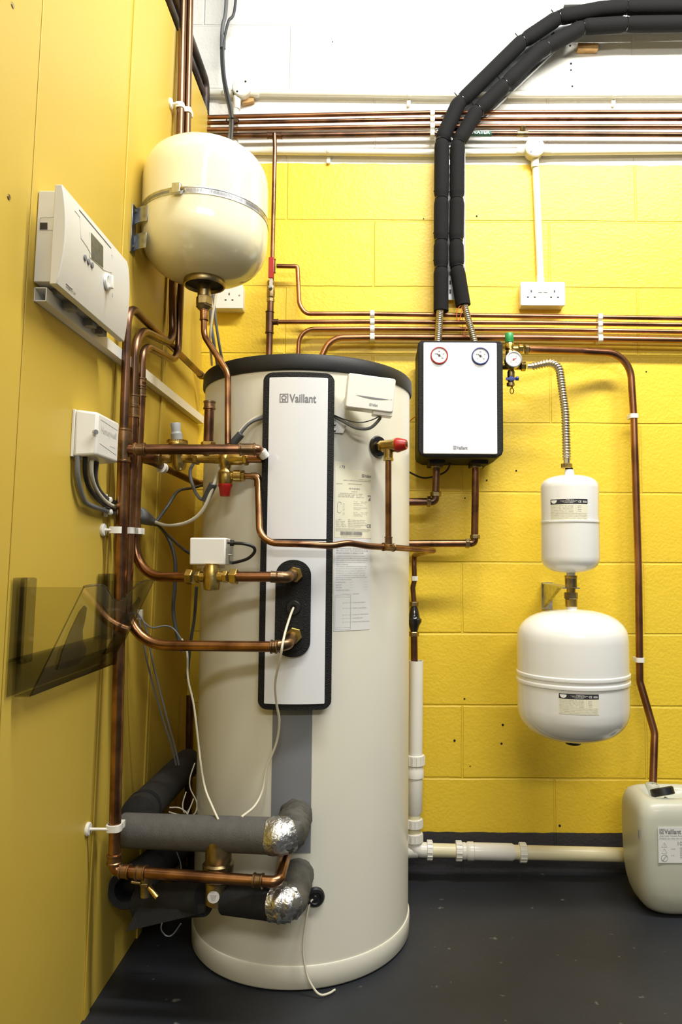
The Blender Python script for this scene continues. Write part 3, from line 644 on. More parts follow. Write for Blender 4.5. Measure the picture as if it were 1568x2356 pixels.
# temperature/pressure valve on tank
tv = thing('relief_valve', T(870, 1027), 'red knobbed brass relief valve on the upper right of the tank', 'valve')
tc_ = T(868, 1028); tn = Vector((tc_.x-TX, tc_.y-TY, 0)).normalized()
mb = MB(); lathe(mb, [(.027, 0), (.027, .004), (.024, .008), (.014, .009), (.0001, .009)], tc_, tn, 36); mb.build('rubber_collar', 'black_gloss', tv, label='black rubber collar')
hb = tc_+tn*.022; kx = Vector((.93, -.36, .03)).normalized()
hb = V(893, 1026, tp.y)
mb = MB(); tube(mb, [tc_+tn*.006, hb], .011, 20); mb.build('tail', 'brass', tv)
nut(tv, 'tail_nut', tc_.lerp(hb, .4), dirn(tc_, hb), .0145, .012, 'brass')
mb = MB(); lathe(mb, [(.0135, -.016), (.0145, -.010), (.0145, .010), (.0165, .014), (.0165, .020)], hb, kx, 24); mb.build('body', 'brass', tv)
mb = MB(); lathe(mb, [(.017, .019), (.018, .021), (.0175, .026), (.0125, .044), (.011, .046), (.006, .046)], hb, kx, 14); kn = mb.build('knob', 'red', tv, label='red knob')
mb = MB(); lathe(mb, [(.006, .045), (.0055, .0475), (.003, .048), (.0001, .048)], hb, kx, 16); mb.build('knob_cap', 'black', kn)
zb1 = V(893, 1057, hb.y).z
mb = MB(); cyl(mb, Vector((hb.x, hb.y, zb1)), Z, .0115, hb.z-zb1, 24); mb.build('outlet', 'brass', tv)
nut(tv, 'outlet_nut', Vector((hb.x, hb.y, zb1)), Z, .0125, .008, 'brass')
tubepart(dp, 'riser', [tp, Vector((hb.x, hb.y, zb1))], .0075, 'copper_bright'); collar(dp, 'riser_collar', tp+Z*.014, Z, .009, .022)
# ------------------------------------------------------------------ drop pipe, tundish, waste
YT = 2.21
td_ = thing('tundish_pipe', V(953, 1520, YT), 'dark copper drop pipe with a black tundish beside the right edge of the tank', 'pipe')
tubepart(td_, 'tube', fillet([V(953, 1277, YT+.01), V(952, 1300, YT), V(953, 1335, YT), V(949, 1352, YT), V(952, 1385, YT)], .02), .0078, 'copper_dark')
nut(td_, 'compression_nut', V(952, 1390, YT), Z, .0135, .014, 'brass_dull')
nut(td_, 'compression_nut', V(952, 1459, YT), Z, .0148, .014, 'brass_dull')
mb = MB(); q = V(952, 1455, YT); k = .00136
lathe(mb, [(.011, 0), (.012, .006), (.017, .022), (.0235, .032), (.0235, .040), (.018, .045), (.016, .055), (.012, .074), (.009, .080)], q, Z, 28); mb.build('tundish', 'black_gloss', td_, label='black plastic tundish')
tubepart(td_, 'lower_tube', [V(952, 1465, YT), V(953, 1560, YT)], .0105, 'copper_dark')
WY = 2.20
wp = thing('waste_pipe', V(955, 1940, WY), 'white plastic waste pipe standing beside the tank and running right to the jerrycan', 'pipe')
mb = MB(); a, b_ = V(957, 1520, WY), V(955, 1745, WY); lathe(mb, [(.019, 0), (.0215, 0), (.0215, (a-b_).length), (.019, (a-b_).length), (.019, .02)], b_, dirn(b_, a), 32); mb.build('upright', 'waste', wp)
def ribbed(parent, p, d, r, L, nm='union_nut', m='waste'):
    d = Vector(d).normalized(); mb = MB(); lathe(mb, [(r*.9, -L/2), (r, -L/2+.001), (r*.97, L/2-.001), (r*.88, L/2)], p, d, 32)
    x = d.orthogonal().normalized(); y = d.cross(x)
    for k in range(14):
        a = k*math.pi/7; q = x*math.cos(a)+y*math.sin(a); t = d.cross(q); fq = frame(Vector(p)+q*(r*.985), t, d, q); boxf(mb, fq, -.001, .001, -L/2+.001, L/2-.002, -.001, .0018)
    return mb.build(nm, m, parent)
q = V(955, 1748, WY); ribbed(wp, q, Z, .0275, .030)
q = V(954, 1778, WY); mb = MB(); lathe(mb, [(.024, -.014), (.027, -.012), (.027, .010), (.025, .014), (.0255, .019), (.022, .022)], q, Z, 32); mb.build('seal_collar', 'waste', wp)
a, b_ = V(954, 1788, WY), V(953, 1872, WY)
mb = MB(); lathe(mb, [(.017, -.010), (.019, 0), (.0235, .008), (.0240, (a-b_).length)], b_, dirn(b_, a), 32)
for k in range(7): fq = frame(b_.lerp(a, .2+k*.12)-X*.024, X, Z, -Yv); boxf(mb, fq, -.006, .004, -.001, .001, -.006, .012)
mb.build('valve_body', 'waste', wp)
ribbed(wp, V(952, 1893, WY), Z, .0255, .026); ribbed(wp, V(952, 1926, WY), Z, .0260, .026)
tubepart(wp, 'link', [V(952, 1875, WY), V(952, 1918, WY)], .0195, 'waste_cream')
eb = fillet([V(952, 1930, WY), V(948, 1956, WY), V(985, 1957, WY)], .035)
tubepart(wp, 'elbow', [V(952, 1925, WY), V(951, 1940, WY), V(955, 1951, WY), V(968, 1955, WY), V(990, 1956, WY)], .022, 'waste')
tubepart(wp, 'left_branch', [V(925, 1958, WY), V(960, 1956, WY)], .021, 'waste')
hp = [V(952, 1955, WY), V(1440, 1967, WY)]; hd = dirn(*hp)
def hpx(px): return hp[0].lerp(hp[1], (px-952)/488)
tubepart(wp, 'run', [hpx(985), hpx(1100)], .0195, 'waste_cream'); tubepart(wp, 'run', [hpx(1180), hpx(1450)], .0205, 'waste_cream')
ribbed(wp, hpx(988), hd, .0270, .018); ribbed(wp, hpx(1055), hd, .0275, .020)
mb = MB(); lathe(mb, [(.022, 0), (.0245, .003), (.0245, .01), (.022, .012), (.0255, .016), (.0265, .018), (.0265, .034), (.0245, .036), (.0245, .150), (.019, .160), (.019, .175)], hpx(1062), hd, 36); mb.build('valve_body', 'waste', wp)
ribbed(wp, hpx(1202), hd, .0270, .022)
# ------------------------------------------------------------------ wall pipes, top run
def wallpipe(name, label, pts, r, m='copper', rad=.03, group=None, cat='pipe'):
    mb = MB(); tube(mb, fillet(pts, rad), r, 14); return tag(mb.build(name, m, ang=60), label, cat, group)
YW = 2.235
tops = [((470, 270), (1000, 259), (1610, 258), 'copper_wall', .0068), ((470, 283), (1000, 274), (1610, 274), 'copper', .0062), ((470, 298), (1000, 290), (1610, 291), 'copper_wall', .0064), ((470, 313), (1000, 307), (1610, 310), 'copper_dark', .0080)]
nm = ['topmost of four copper pipes running under the white conduit high on the wall', 'second from the top in the upper bank of four wall pipes', 'third from the top in the upper bank of wall pipes, just above the dark one', 'dark tarnished pipe with a green label, lowest of the upper bank']
for k, (a, b_, c, m_, r_) in enumerate(tops):
    pts = [V(*a, YW), V(*b_, YW), V(*c, YW)]
    if k < 3: wallpipe('copper_wall_pipe', nm[k], pts, r_, m_, group=None)
    else:
        o = thing('copper_wall_pipe', V(*b_, YW), nm[k], 'pipe'); tubepart(o, 'tube', pts, r_, m_)
        p = V(1110, 307.5, YW); 
        mb = MB(); cyl(mb, V(1066, 307, YW), dirn(V(1066, 307, YW), V(1133, 308, YW)), r_+.0006, .091, 20); gl = mb.build('name_band', 'green_label', o, label='green label band')
        mb = MB(); fq = frame(V(1080, 311.5, YW), X, Z, -Yv); text(mb, 'WATER', fq, .002, -.0001, .0115, .062, n=r_+.0012); mb.build('band_lettering', 'ink_white', gl)
        collar(o, 'tee', V(632, 312, YW), X, .0100, .05, 'copper_dark')
        mb = MB(); q = V(1201, 308, YW); cyl(mb, q-X*.018, X, .010, .036, 20); lathe(mb, [(.006, 0), (.006, .008), (.009, .010), (.009, .022), (.006, .024)], q, Vector((0, -.5, .85)), 16); mb.build('drain_stub', 'brass_dull', o)
# dark pipes that climb behind the top of the boards
for (px_, py_), lb_ in (((473, 190), 'upper of two dark overhead pipes running forward over the top edge of the boards'), ((466, 218), 'lower of two dark overhead pipes running forward over the top edge of the boards')):
    q = V(px_, py_, 2.235); wallpipe('overhead_pipe', lb_, [Vector((q.x, 2.235, V(474, 262, 2.235).z)), q, Vector((q.x, 1.2, q.z))], .0135, 'pipe_black', .03)
# vertical drop with ball valve
bv = thing('ball_valve_pipe', V(622, 812, 2.22), 'copper drop pipe with a red lever ball valve right of the cream vessel', 'pipe')
YV = 2.215
tubepart(bv, 'tube', fillet([V(631, 308, YW-.02), V(632, 340, YV), V(625, 648, YV)], .02), .0068, 'copper')
mb = MB(); c = V(623, 655, YV); 
tubepart(bv, 'lower_tube', [V(622, 695, YV), V(618, 835, YV)], .0105, 'copper_dark')
mb = MB(); lathe(mb, [(.010, 0), (.0125, .002), (.0125, .012), (.010, .014), (.0125, .018), (.0135, .028), (.0125, .050), (.0115, .054), (.0125, .058), (.0125, .068), (.010, .070)], V(622, 696, YV), Z, 8); mb.build('valve_body', 'brass_dull', bv, ang=20)
mb = MB(); lathe(mb, [(.008, 0), (.008, .008), (.0045, .010), (.0045, .014), (.0025, .014)], V(622, 663, YV-.010), -Yv, 6); mb.build('lever_nut', 'steel', bv)
mb = MB(); fq = frame(V(623, 640, YV-.022), X, Z, -Yv); boxf(mb, fq, -.0085, .0085, .0, .068, -.002, .002); mb.build('lever', 'red', bv, bevel=.0015, label='red lever')
mb = MB(); boxf(mb, fq, -.005, .005, -.030, .004, -.003, -.001); mb.build('lever_arm', 'steel', bv)
collar(bv, 'tee', V(620, 742, YV), Z, .0125, .072, 'copper_dark'); collar(bv, 'tee_branch', V(632, 741, YV), X, .0095, .022, 'copper_dark')
collar(bv, 'tee', V(627, 612, YV), Z, .0088, .045, 'copper_dark')
lw = [([(636, 612), (684, 613), (688, 700), (702, 722), (850, 722), (1610, 733)], .0072, 'topmost of the four lower wall pipes, stepping down from the ball valve', [.008, .05, .03, .1]),
      ([(628, 741), (850, 740), (1240, 743), (1610, 748)], .0070, 'second of the four lower wall pipes, starting at the tee below the ball valve', .1),
      ([(685, 830), (688, 757), (850, 756), (1240, 758), (1610, 764)], .0068, 'third of the four lower wall pipes, curving up from behind the tank lid', [.05, .1, .1]),
      ([(735, 830), (760, 777), (850, 776), (1240, 777), (1610, 783)], .0098, 'thickest and lowest of the four lower wall pipes', [.09, .1, .1])]
for pts, r_, lb_, rd in lw: wallpipe('copper_wall_pipe', lb_, [V(*p, 2.235) for p in pts], r_, 'copper_wall', rd)
# clips
def clip(name, label, items, wallf, group=None):
    """white plastic pipe clips: items = (centre, pipe radius)"""
    root = thing(name, items[0][0], label, 'pipe clip', group)
    for c, r_ in items:
        mb = MB(); w2 = .0072; o1, o2 = r_+.0030, r_+.0002
        ax_, out = wallf; side = ax_.cross(out); vs_ = []; NN = 24
        for k in range(NN):
            a = 2*math.pi*k/NN; c_, s_ = math.cos(a), math.sin(a)
            sq = Vector((math.copysign(abs(c_)**.62, c_), math.copysign(abs(s_)**.62, s_), 0))
            for p_ in (side*c_*o2+out*s_*o2, side*sq.x*o1+out*sq.y*o1):
                for q_ in (-w2, w2): vs_.append(c+p_+ax_*q_)
        fs = []
        for k in range(NN):
            a, b2 = k*4, ((k+1) % NN)*4
            fs += [(a, a+1, b2+1, b2), (a+2, b2+2, b2+3, a+3), (a, b2, b2+2, a+2), (a+1, a+3, b2+3, b2+1)]
        mb.add(vs_, fs)
        fq = frame(c, side, ax_, out); boxf(mb, fq, -r_-.002, r_+.002, -w2, w2, -r_-.012, -r_-.001)
        mb.build('clip', 'waste', root, bevel=.0005)
    return root
WFr = (X, -Yv)
for px, ys, rs, lb_ in ((994, (261, 275.5, 291, 308), (.0068, .0062, .0064, .008), 'white clip column on the upper four pipes left of the black foam tubes'),):
    clip('pipe_clip_bank', lb_, [(V(px, y, 2.235), r_) for y, r_ in zip(ys, rs)], WFr)
for px, ys, lb_ in ((856, (722, 740, 756, 776), 'white clip column on the lower four pipes above the tank lid'), (1379, (729.5, 745.5, 760.5, 779.5), 'white clip column on the lower four pipes below and right of the socket')):
    clip('pipe_clip_bank', lb_, [(V(px, y, 2.235), r_) for y, r_ in zip(ys, (.0072, .007, .0068, .0098))], WFr)
WFv = (Z, -Yv)
clip('pipe_clip', 'white clip on the drop pipe above the black tundish', [(V(953, 1331, YT), .0078)], WFv)
clip('pipe_clip', 'white clip on the right hand copper pipe level with the station', [(V(1456, 958, 2.225), .0112)], WFv)
clip('pipe_clip', 'white clip on the right hand copper pipe beside the big white vessel', [(V(1470, 1518, 2.225), .0112)], WFv)
def boardclip(label, items, basepx, ax_=Z):
    root = clip('pipe_clip_bank', label, items, (Z, -Yv)); c = items[0][0]
    b0 = N(*basepx, .0); mb = MB(); lathe(mb, [(.014, 0), (.014, .004), (.012, .006), (.003, .0065), (.003, c.x-b0.x)], Vector((Xp(c.z), c.y-.012, c.z)), X, 24); mb.build('mount', 'waste', root)
    return root
boardclip('white triple clip on the three risers above the document holder', [(Vector((V(270, 1220, A1.y).x, A1.y, V(270, 1220, A1.y).z)), .0125), (V(296, 1221, YB), .0117), (V(312, 1222, YC), .0112)], (245, 1220))
boardclip('white clip on the copper riser above the long grey foam pipe', [(V(263, 1903, A1.y), .0125)], (236, 1900))
boardclip('white double clip high on the two risers above the cream vessel', [(V(414, 245, U2), .0092), (V(431, 256, U3), .0085)], (396, 248))
# lower dark pipe running back along the boards behind the manifold
bp_ = thing('feed_pipe', V(350, 1065, 1.70), 'dark copper pipe running back along the boards behind the brass manifold', 'pipe')
tubepart(bp_, 'tube', fillet([V(322, 1054, 1.70), V(352, 1062, 1.72), V(455, 1112, 2.10), V(480, 1113, 2.13)], .02), .0105, 'copper_dark')
collar(bp_, 'collar', V(372, 1076, 1.78), dirn(V(352, 1062, 1.72), V(455, 1112, 2.10)), .0125, .02, 'waste')
# ------------------------------------------------------------------ conduits, boxes and sockets
def conduit(label, parts, r, clips=(), boxes=(), name='white_conduit'):
    o = thing(name, parts[0][0], label, 'conduit')
    for p in parts: tubepart(o, 'tube', fillet(p, .03), r, 'conduit')
    for c in clips:
        mb = MB(); collar(o, 'saddle', c, X, r+.0025, .012, 'conduit', False)
        mb = MB(); fq = frame(c-Z*(r+.012), X, Z, -Yv); prism(mb, fq, rrect(-.006, .006, -.012, .016, .005), -r-.004, -r-.001+.004); lathe(mb, [(.003, 0), (.003, .001), (.001, .001)], fq(0, -.003, -r+.003), -Yv, 10); mb.build('saddle_foot', 'conduit', o)
    for c, rr_ in boxes:
        mb = MB(); lathe(mb, [(rr_*.93, 0), (rr_*.97, .003), (rr_, .028), (rr_+.001, .030), (rr_+.001, .034), (rr_-.002, .037), (.0001, .0375)], c+Yv*.022, -Yv, 40); jb = mb.build('junction_box', 'conduit', o)
        mb = MB()
        for a in (52, 232): lathe(mb, [(.0032, 0), (.0032, .001), (.0001, .001)], c+Vector((math.cos(math.radians(a))*rr_*.72, -.0153, math.sin(math.radians(a))*rr_*.72)), -Yv, 12)
        mb.build('screw_hole', 'black', jb)
    return o
YC_ = 2.262
c = W(556, 205, .022)
o = conduit('upper white conduit with a round junction box above the top pipe bank', [[W(474, 215, .018), W(520, 215, .018)], [W(590, 214, .018), W(1000, 219, .018), W(1610, 217, .018)], [W(543, 222, .03), W(541, 330, .03)]], .0095, [W(940, 218, .018), W(1412, 218, .018)], [(W(557, 206, .03), .030)])
for px, d in ((525, X), (583, X)): collar(o, 'spout', W(px, 215, .020), d, .012, .035, 'conduit', False)
collar(o, 'spout', W(545, 240, .030), Z, .0115, .035, 'conduit', False)
c = W(1228, 343, .03)
o = conduit('lower white conduit with a round box feeding the double socket', [[W(500, 347, .018), W(1000, 352, .018), W(1610, 346, .018)], [W(1230, 350, .018), W(1232, 400, .014), W(1243, 655, .014)]], .0115, [W(755, 348, .018)], [(c, .031)])
for px, d in ((1198, X), (1256, X)): collar(o, 'spout', W(px, 348, .020), d, .014, .03, 'conduit', False)
collar(o, 'spout', W(1230, 376, .018), Z, .013, .03, 'conduit', False)
collar(o, 'spout', W(1242, 640, .014), Z, .012, .02, 'conduit', False)
tubepart(o, 'tube_end', [W(1242, 640, .014), W(1243, 655, .014)], .0125, 'conduit')
def socket(label, px0, px1, py0, py1, double):
    a = W(px0, py1, .04); b_ = W(px1, py0, .04); cx_, cz_ = (a.x+b_.x)/2, (a.z+b_.z)/2; w_, h__ = (b_.x-a.x)/2, (b_.z-a.z)/2
    o = thing('wall_socket', (cx_, D, cz_-h__), label, 'socket'); fq = frame((cx_, D, cz_), X, Z, -Yv)
    mb = MB(); prism(mb, fq, rrect(-w_*.98, w_*.98, -h__*.98, h__*.98, .004), 0, .032); mb.build('back_box', 'white', o, bevel=.001)
    mb = MB(); prism(mb, fq, rrect(-w_, w_, -h__, h__, .004), .032, .041); mb.build('face_plate', 'white', o, bevel=.002)
    mb = MB()
    for k in ((-.52*w_, .52*w_) if double else (.12*w_,)):
        strip(mb, fq, k-.002, k+.002, .004, .012, .0413)
        for s_ in (-1, 1): strip(mb, fq, k+s_*.011-.0032, k+s_*.011+.0032, -.0135, -.0095, .0413)
    mb.build('pin_hole', 'black', o)
    for k in ((-.83*w_, .85*w_) if double else (.78*w_,)): mb = MB(); lathe(mb, [(.0032, 0), (.003, .0008), (.0001, .0008)], fq(k, -.002 if double else .004, .041), -Yv, 14); mb.build('screw_head', 'steel', o)
    if double:
        for k in (-.0085, .0085):
            mb = MB(); boxf(mb, fq, k-.0062, k+.0062, .004, .022, .0405, .0435); mb.build('switch', 'white', o, bevel=.0008)
    return o
socket('white double socket with two switches below the vertical conduit', 1197, 1299, 649, 703, True)
socket('white single socket partly hidden behind the bottom of the cream vessel', 486, 559, 655, 710, False)
# wooden packers
mb = MB(); a = W(1336, 108, .06); boxf(mb, I, a.x+.001, W(1384, 100, .06).x, D-.024, D, a.z+.022, V(1340, 80, D-.06).z); tag(mb.build('wood_packer', 'wood', bevel=.001), 'light wooden block packing out the metal tray at the top right', 'block')
mb = MB(); fq = frame(W(572, 236, 0), (1, 0, .25), Z, -Yv); boxf(mb, fq, -.020, .020, -.011, .007, 0, .018); tag(mb.build('wood_packer', 'wood', bevel=.001), 'small brown wooden block under the upper round junction box', 'block')
# ------------------------------------------------------------------ black insulated tubes on the metal tray
YI = 2.205
R1 = .0238
def lagged(label, pts, ties, rad):
    o = thing('insulated_solar_pipe', V(*pts[0], YI), label, 'pipe'); P = fillet([V(*p, YI) for p in pts], rad, 14)
    # resample finely, pinch at the ties
    Q = [P[0]]
    for a, b_ in zip(P, P[1:]):
        L = (b_-a).length; k = max(1, int(L/.008))
        for i in range(1, k+1): Q.append(a.lerp(b_, i/k))
    T_ = [V(*t, YI) for t in ties]; rad_ = []
    for q in Q:
        d_ = min((q-t).length for t in T_); rad_.append(R1*(1-.17*math.exp(-(d_/.010)**2)))
    mb = MB(); tube(mb, Q, R1, 24, radii=rad_); mb.build('foam_lagging', 'foam_blk', o, ang=60)
    for t in T_:
        i = min(range(len(Q)), key=lambda i: (Q[i]-t).length); i = max(1, min(len(Q)-2, i)); d_ = (Q[i+1]-Q[i-1]).normalized(); c = Q[i]
        x = d_.orthogonal().normalized(); y = d_.cross(x); ring = [c+(x*math.cos(a)+y*math.sin(a))*(R1*.85) for a in [k*math.pi/12 for k in range(25)]]
        mb = MB(); tube(mb, ring, .0017, 6); e = c+Vector((-.7, 0, .7))*R1*.9; tube(mb, [e, e+Vector((-.010, -.004, .010))], .0018, 6); mb.build('cable_tie', 'black_gloss', o)
    return o, P
o, P1 = lagged('left of two black foam covered pipes rising from the station and over to the right', [(1014, 716), (1014, 560), (1016, 320), (1052, 242), (1198, 98), (1285, 40), (1380, 22), (1440, 17), (1620, 15)], [(1015, 617), (1014, 556), (1015, 457), (1017, 325), (1064, 236), (1205, 95), (1285, 42), (1440, 17)], [.1, .1, .07, .07, .05, .1, .1])
tubepart(o, 'flexible_tail', [V(1014, 700, YI), V(1014, 716, YI)], .010, 'black')
o2, P2 = lagged('right of two black foam covered pipes, running inside its neighbour', [(1065, 703), (1050, 612), (1049, 560), (1052, 330), (1092, 262), (1240, 118), (1340, 62), (1440, 56), (1620, 54)], [(1050, 615), (1049, 556), (1050, 457), (1052, 328), (1098, 252), (1162, 192), (1256, 103), (1340, 62), (1440, 56)], [.1, .1, .07, .07, .1, .07, .05])
def resample(pts, step):
    out = [pts[0].copy()]; need = step
    for a, b_ in zip(pts, pts[1:]):
        L = (b_-a).length; pos = 0
        while L-pos >= need: pos += need; out.append(a.lerp(b_, pos/L)); need = step
        need -= L-pos
    return out
def corrug(parent, name, pts, r, pitch, m='steel_braid', amp=.0018):
    Q = resample(pts, pitch/6)
    s = 0; R_ = [r]
    for a, b_ in zip(Q, Q[1:]): s += (b_-a).length; R_.append(r+amp*math.sin(2*math.pi*s/pitch))
    mb = MB(); tube(mb, Q, r, 18, radii=R_); return mb.build(name, m, parent, ang=80, label=None)
corrug(o, 'steel_hose', [V(1012, 705, YI), V(1007, 790, 2.16)], .0098, .0072)
corrug(o2, 'steel_hose', [V(1066, 695, YI), V(1092, 790, 2.16)], .0088, .0072)
# tray behind
tr = thing('cable_tray', V(1040, 700, 2.25), 'perforated steel tray fixed to the wall behind the black foam pipes', 'cable tray')
def tray(a, b_, w_, nm='tray_section'):
    a, b_ = Vector(a), Vector(b_); d_ = dirn(a, b_); s_ = d_.cross(Yv).normalized(); fq = frame(a, s_, d_, -Yv); L = (b_-a).length
    mb = MB(); boxf(mb, fq, -w_, w_, 0, L, .0, .0015); boxf(mb, fq, -w_, -w_+.0015, 0, L, 0, .014); boxf(mb, fq, w_-.0015, w_, 0, L, 0, .014); mb.build(nm, 'steel', tr)
    mb = MB(); k = .02
    while k < L-.03:
        for sx in (-w_*.6, 0, w_*.6): strip(mb, fq, sx-.003, sx+.003, k, k+.014, .002)
        k += .03
    mb.build('tray_slot', 'ink', tr)
YR = 2.262
tray(V(1035, 690, YR), V(1035, 290, YR), .0475); tray(V(1037, 300, YR), V(1292, 58, YR), .052); tray(V(1296, 50, YR), V(1630, 43, YR), .0500)
# orange sensor wire
mb = MB(); tube(mb, spline([V(1060, 702, 2.19), V(1052, 712, 2.19), V(1050, 728, 2.19), V(1054, 738, 2.19), V(1059, 728, 2.19), V(1062, 706, 2.19)]), .0013, 6); tube(mb, spline([V(1066, 706, 2.18), V(1074, 735, 2.20), V(1066, 775, 2.2)]), .0011, 6)
tag(mb.build('orange_wire', 'wire_orange'), 'thin orange wire looped at the lower end of the right black foam pipe', 'wire')
# ------------------------------------------------------------------ pump station
Ys = 2.08
ps = thing('pump_station', V(1060, 1060, 2.2), 'black foam pump station with a white cover and two dials on the yellow wall', 'pump station')
a, b_ = V(961, 1052, Ys), V(1156, 784, Ys); cx_, cz_ = (a.x+b_.x)/2, (a.z+b_.z)/2; w_, h__ = (b_.x-a.x)/2, (b_.z-a.z)/2
fs_ = frame((cx_, Ys, cz_), X, Z, -Yv)
poly = [(-w_+.022, -h__), (-w_+.004, -h__+.010), (-w_, -h__+.022), (-w_, h__-.008), (-w_+.008, h__), (w_-.008, h__), (w_, h__-.008), (w_, -h__+.022), (w_-.004, -h__+.010), (w_-.022, -h__)]
mb = MB(); prism(mb, fs_, poly, -.175, 0); mb.build('foam_shell', 'epp', ps, bevel=.004)
mb = MB()
for s_ in (-1, 1): mb = MB(); boxf(mb, fs_, s_*w_*.52-.024, s_*w_*.52+.024, -h__-.012, -h__+.002, -.16, -.05); mb.build('shell_foot', 'epp', ps, bevel=.003)
a, b_ = V(973, 1044, Ys-.004), V(1142, 789, Ys-.004)
x0, x1, y0, y1 = a.x-cx_, b_.x-cx_, a.z-cz_, b_.z-cz_
mb = MB(); prism(mb, fs_, rrect(x0, x1, y0, y1, .004), -.004, .006); pc = mb.build('white_cover', 'gloss', ps, bevel=.0015)
mb = MB(); g_ = V(1042, 1034, Ys-.006); FS2 = lambda x, y, n=0: fs_(x, y, .0062+n); logo(mb, FS2, g_.x-cx_, g_.z-cz_, .0105, .042); mb.build('logo_print', 'ink_grey', pc)
def gauge(parent, c, out, r, rim, needle=-35, red=False):
    out = Vector(out).normalized(); ex_ = Z.cross(out).normalized()*1; ex_ = (Vector((1, 0, 0))-out*out.x).normalized(); ey_ = (Z-out*out.z).normalized(); fq = frame(c, ex_, ey_, out)
    mb = MB(); lathe(mb, [(r, -.02), (r, .002), (r*.97, .004), (r*.86, .0045), (r*.83, .001)], c, out, 40); gg = mb.build('gauge', rim, parent)
    mb = MB(); lathe(mb, [(r*.85, 0), (r*.85, .0016), (.0001, .0016)], c, out, 36); mb.build('dial', 'dial', gg)
    mb = MB()
    for k in range(21):
        a = math.radians(225-k*13.5); r1, r2 = (.62, .78) if k % 5 == 0 else (.70, .78)
        p, q = (math.cos(a), math.sin(a)), (-math.sin(a), math.cos(a)); t = .010
        mb.add([fq(r*(r1*p[0]-t*q[0]), r*(r1*p[1]-t*q[1]), .0019), fq(r*(r2*p[0]-t*q[0]), r*(r2*p[1]-t*q[1]), .0019), fq(r*(r2*p[0]+t*q[0]), r*(r2*p[1]+t*q[1]), .0019), fq(r*(r1*p[0]+t*q[0]), r*(r1*p[1]+t*q[1]), .0019)], [(0, 1, 2, 3)])
    for k, t in enumerate(('0', '40', '80', '120', '160') if not red else ('0', '2', '4', '6')):
        a = math.radians(225-k*(67.5 if not red else 90)); text(mb, t, fq, math.cos(a)*r*.46, math.sin(a)*r*.46-r*.07, r*.15, n=.0019, align='c')
    mb.build('scale_print', 'ink', gg)
    mb = MB(); a = math.radians(needle); p, q = (math.cos(a), math.sin(a)), (-math.sin(a), math.cos(a))
    mb.add([fq(-.35*r*p[0]+.05*r*q[0], -.35*r*p[1]+.05*r*q[1], .0028), fq(-.35*r*p[0]-.05*r*q[0], -.35*r*p[1]-.05*r*q[1], .0028), fq(.62*r*p[0], .62*r*p[1], .0028)], [(0, 1, 2)]); lathe(mb, [(.12*r, .001), (.12*r, .0035), (.0001, .0035)], c, out, 14)
    mb.build('needle', 'red' if red else 'ink', gg)
    return gg
gauge(ps, V(1010, 818, Ys-.008), -Yv, .0265, 'red', -35)
gauge(ps, V(1104.5, 819.5, Ys-.008), -Yv, .0265, 'blue', -35)
# pipes below the station
tb = thing('station_return_pipe', V(1005, 1160, 2.15), 'copper pipe from the left underside of the station elbowing left behind the tank', 'pipe')
YP = 2.17
tubepart(tb, 'tube', fillet([V(1004, 1062, YP), V(1001, 1154, YP), V(930, 1155, YP)], .012), .0115, 'copper_dark')
nut(tb, 'compression_nut', V(1002, 1137, YP), Z, .017, .015, 'brass_dull'); nut(tb, 'compression_nut', V(986, 1154, YP), X, .0165, .012, 'brass_dull')
collar(tb, 'union', V(1005, 1070, YP), Z, .016, .02, 'brass_dull')
tb = thing('station_flow_pipe', V(1085, 1250, 2.15), 'copper pipe from the right underside of the station dropping then turning left behind the tank', 'pipe')
tubepart(tb, 'tube', fillet([V(1094, 1062, YP), V(1091, 1250, YP), V(930, 1251, YP)], .012), .0112, 'copper')
nut(tb, 'compression_nut', V(1092, 1235, YP), Z, .0155, .012, 'brass_dull'); nut(tb, 'compression_nut', V(1075, 1250, YP), X, .0155, .012, 'brass_dull')
collar(tb, 'union', V(1095, 1070, YP), Z, .016, .02, 'brass_dull')
mb = MB(); tube(mb, spline([V(1036, 1066, 2.2), V(1026, 1084, 2.22), V(1000, 1096, 2.24), V(970, 1099, 2.25), V(938, 1085, 2.25)]), .003, 8); tag(mb.build('black_cable', 'cable_black'), 'black cable sagging from beneath the station to behind the tank', 'cable')
mb = MB(); tube(mb, spline([V(962, 955, 2.2), V(950, 962, 2.22), V(935, 975, 2.24)]), .0015, 6); tag(mb.build('brown_wire', 'wire_orange'), 'short thin brown wire between tank and left side of the station', 'wire')
# safety group
sg = thing('station_safety_group', V(1174, 880, 2.12), 'brass safety group with pressure gauge and green cap on the right of the station', 'valve')
YG = 2.11
def col_(p0, p1, r, m='brass', nm='body', n=20): mb = MB(); tube(mb, [p0, p1], r, n); return mb.build(nm, m, sg)
c = V(1171, 788, YG); mb = MB(); lathe(mb, [(.0125, 0), (.0125, .004), (.0135, .007), (.0125, .026), (.011, .028), (.0001, .028)], c, Z, 16); mb.build('green_cap', 'green', sg)
c = V(1172, 832, YG); mb = MB(); lathe(mb, [(.010, 0), (.012, .010), (.0125, .030), (.010, .034), (.0135, .038), (.0135, .052), (.012, .056)], c, Z, 24); mb.build('body', 'brass', sg)
col_(V(1172, 803, YG), V(1190, 803, YG), .010); nut(sg, 'outlet_nut', V(1197, 803, YG), X, .0140, .012, 'brass'); nut(sg, 'outlet_nut', V(1211, 804, YG), X, .0145, .012, 'brass_dull')
col_(V(1155, 843, YG+.02), V(1196, 843, YG+.0), .0105); nut(sg, 'hose_nut', V(1203, 843, YG), X, .0145, .014, 'brass')
gauge(sg, V(1181, 827, YG-.026), -Yv, .0250, 'steel', 205, True)
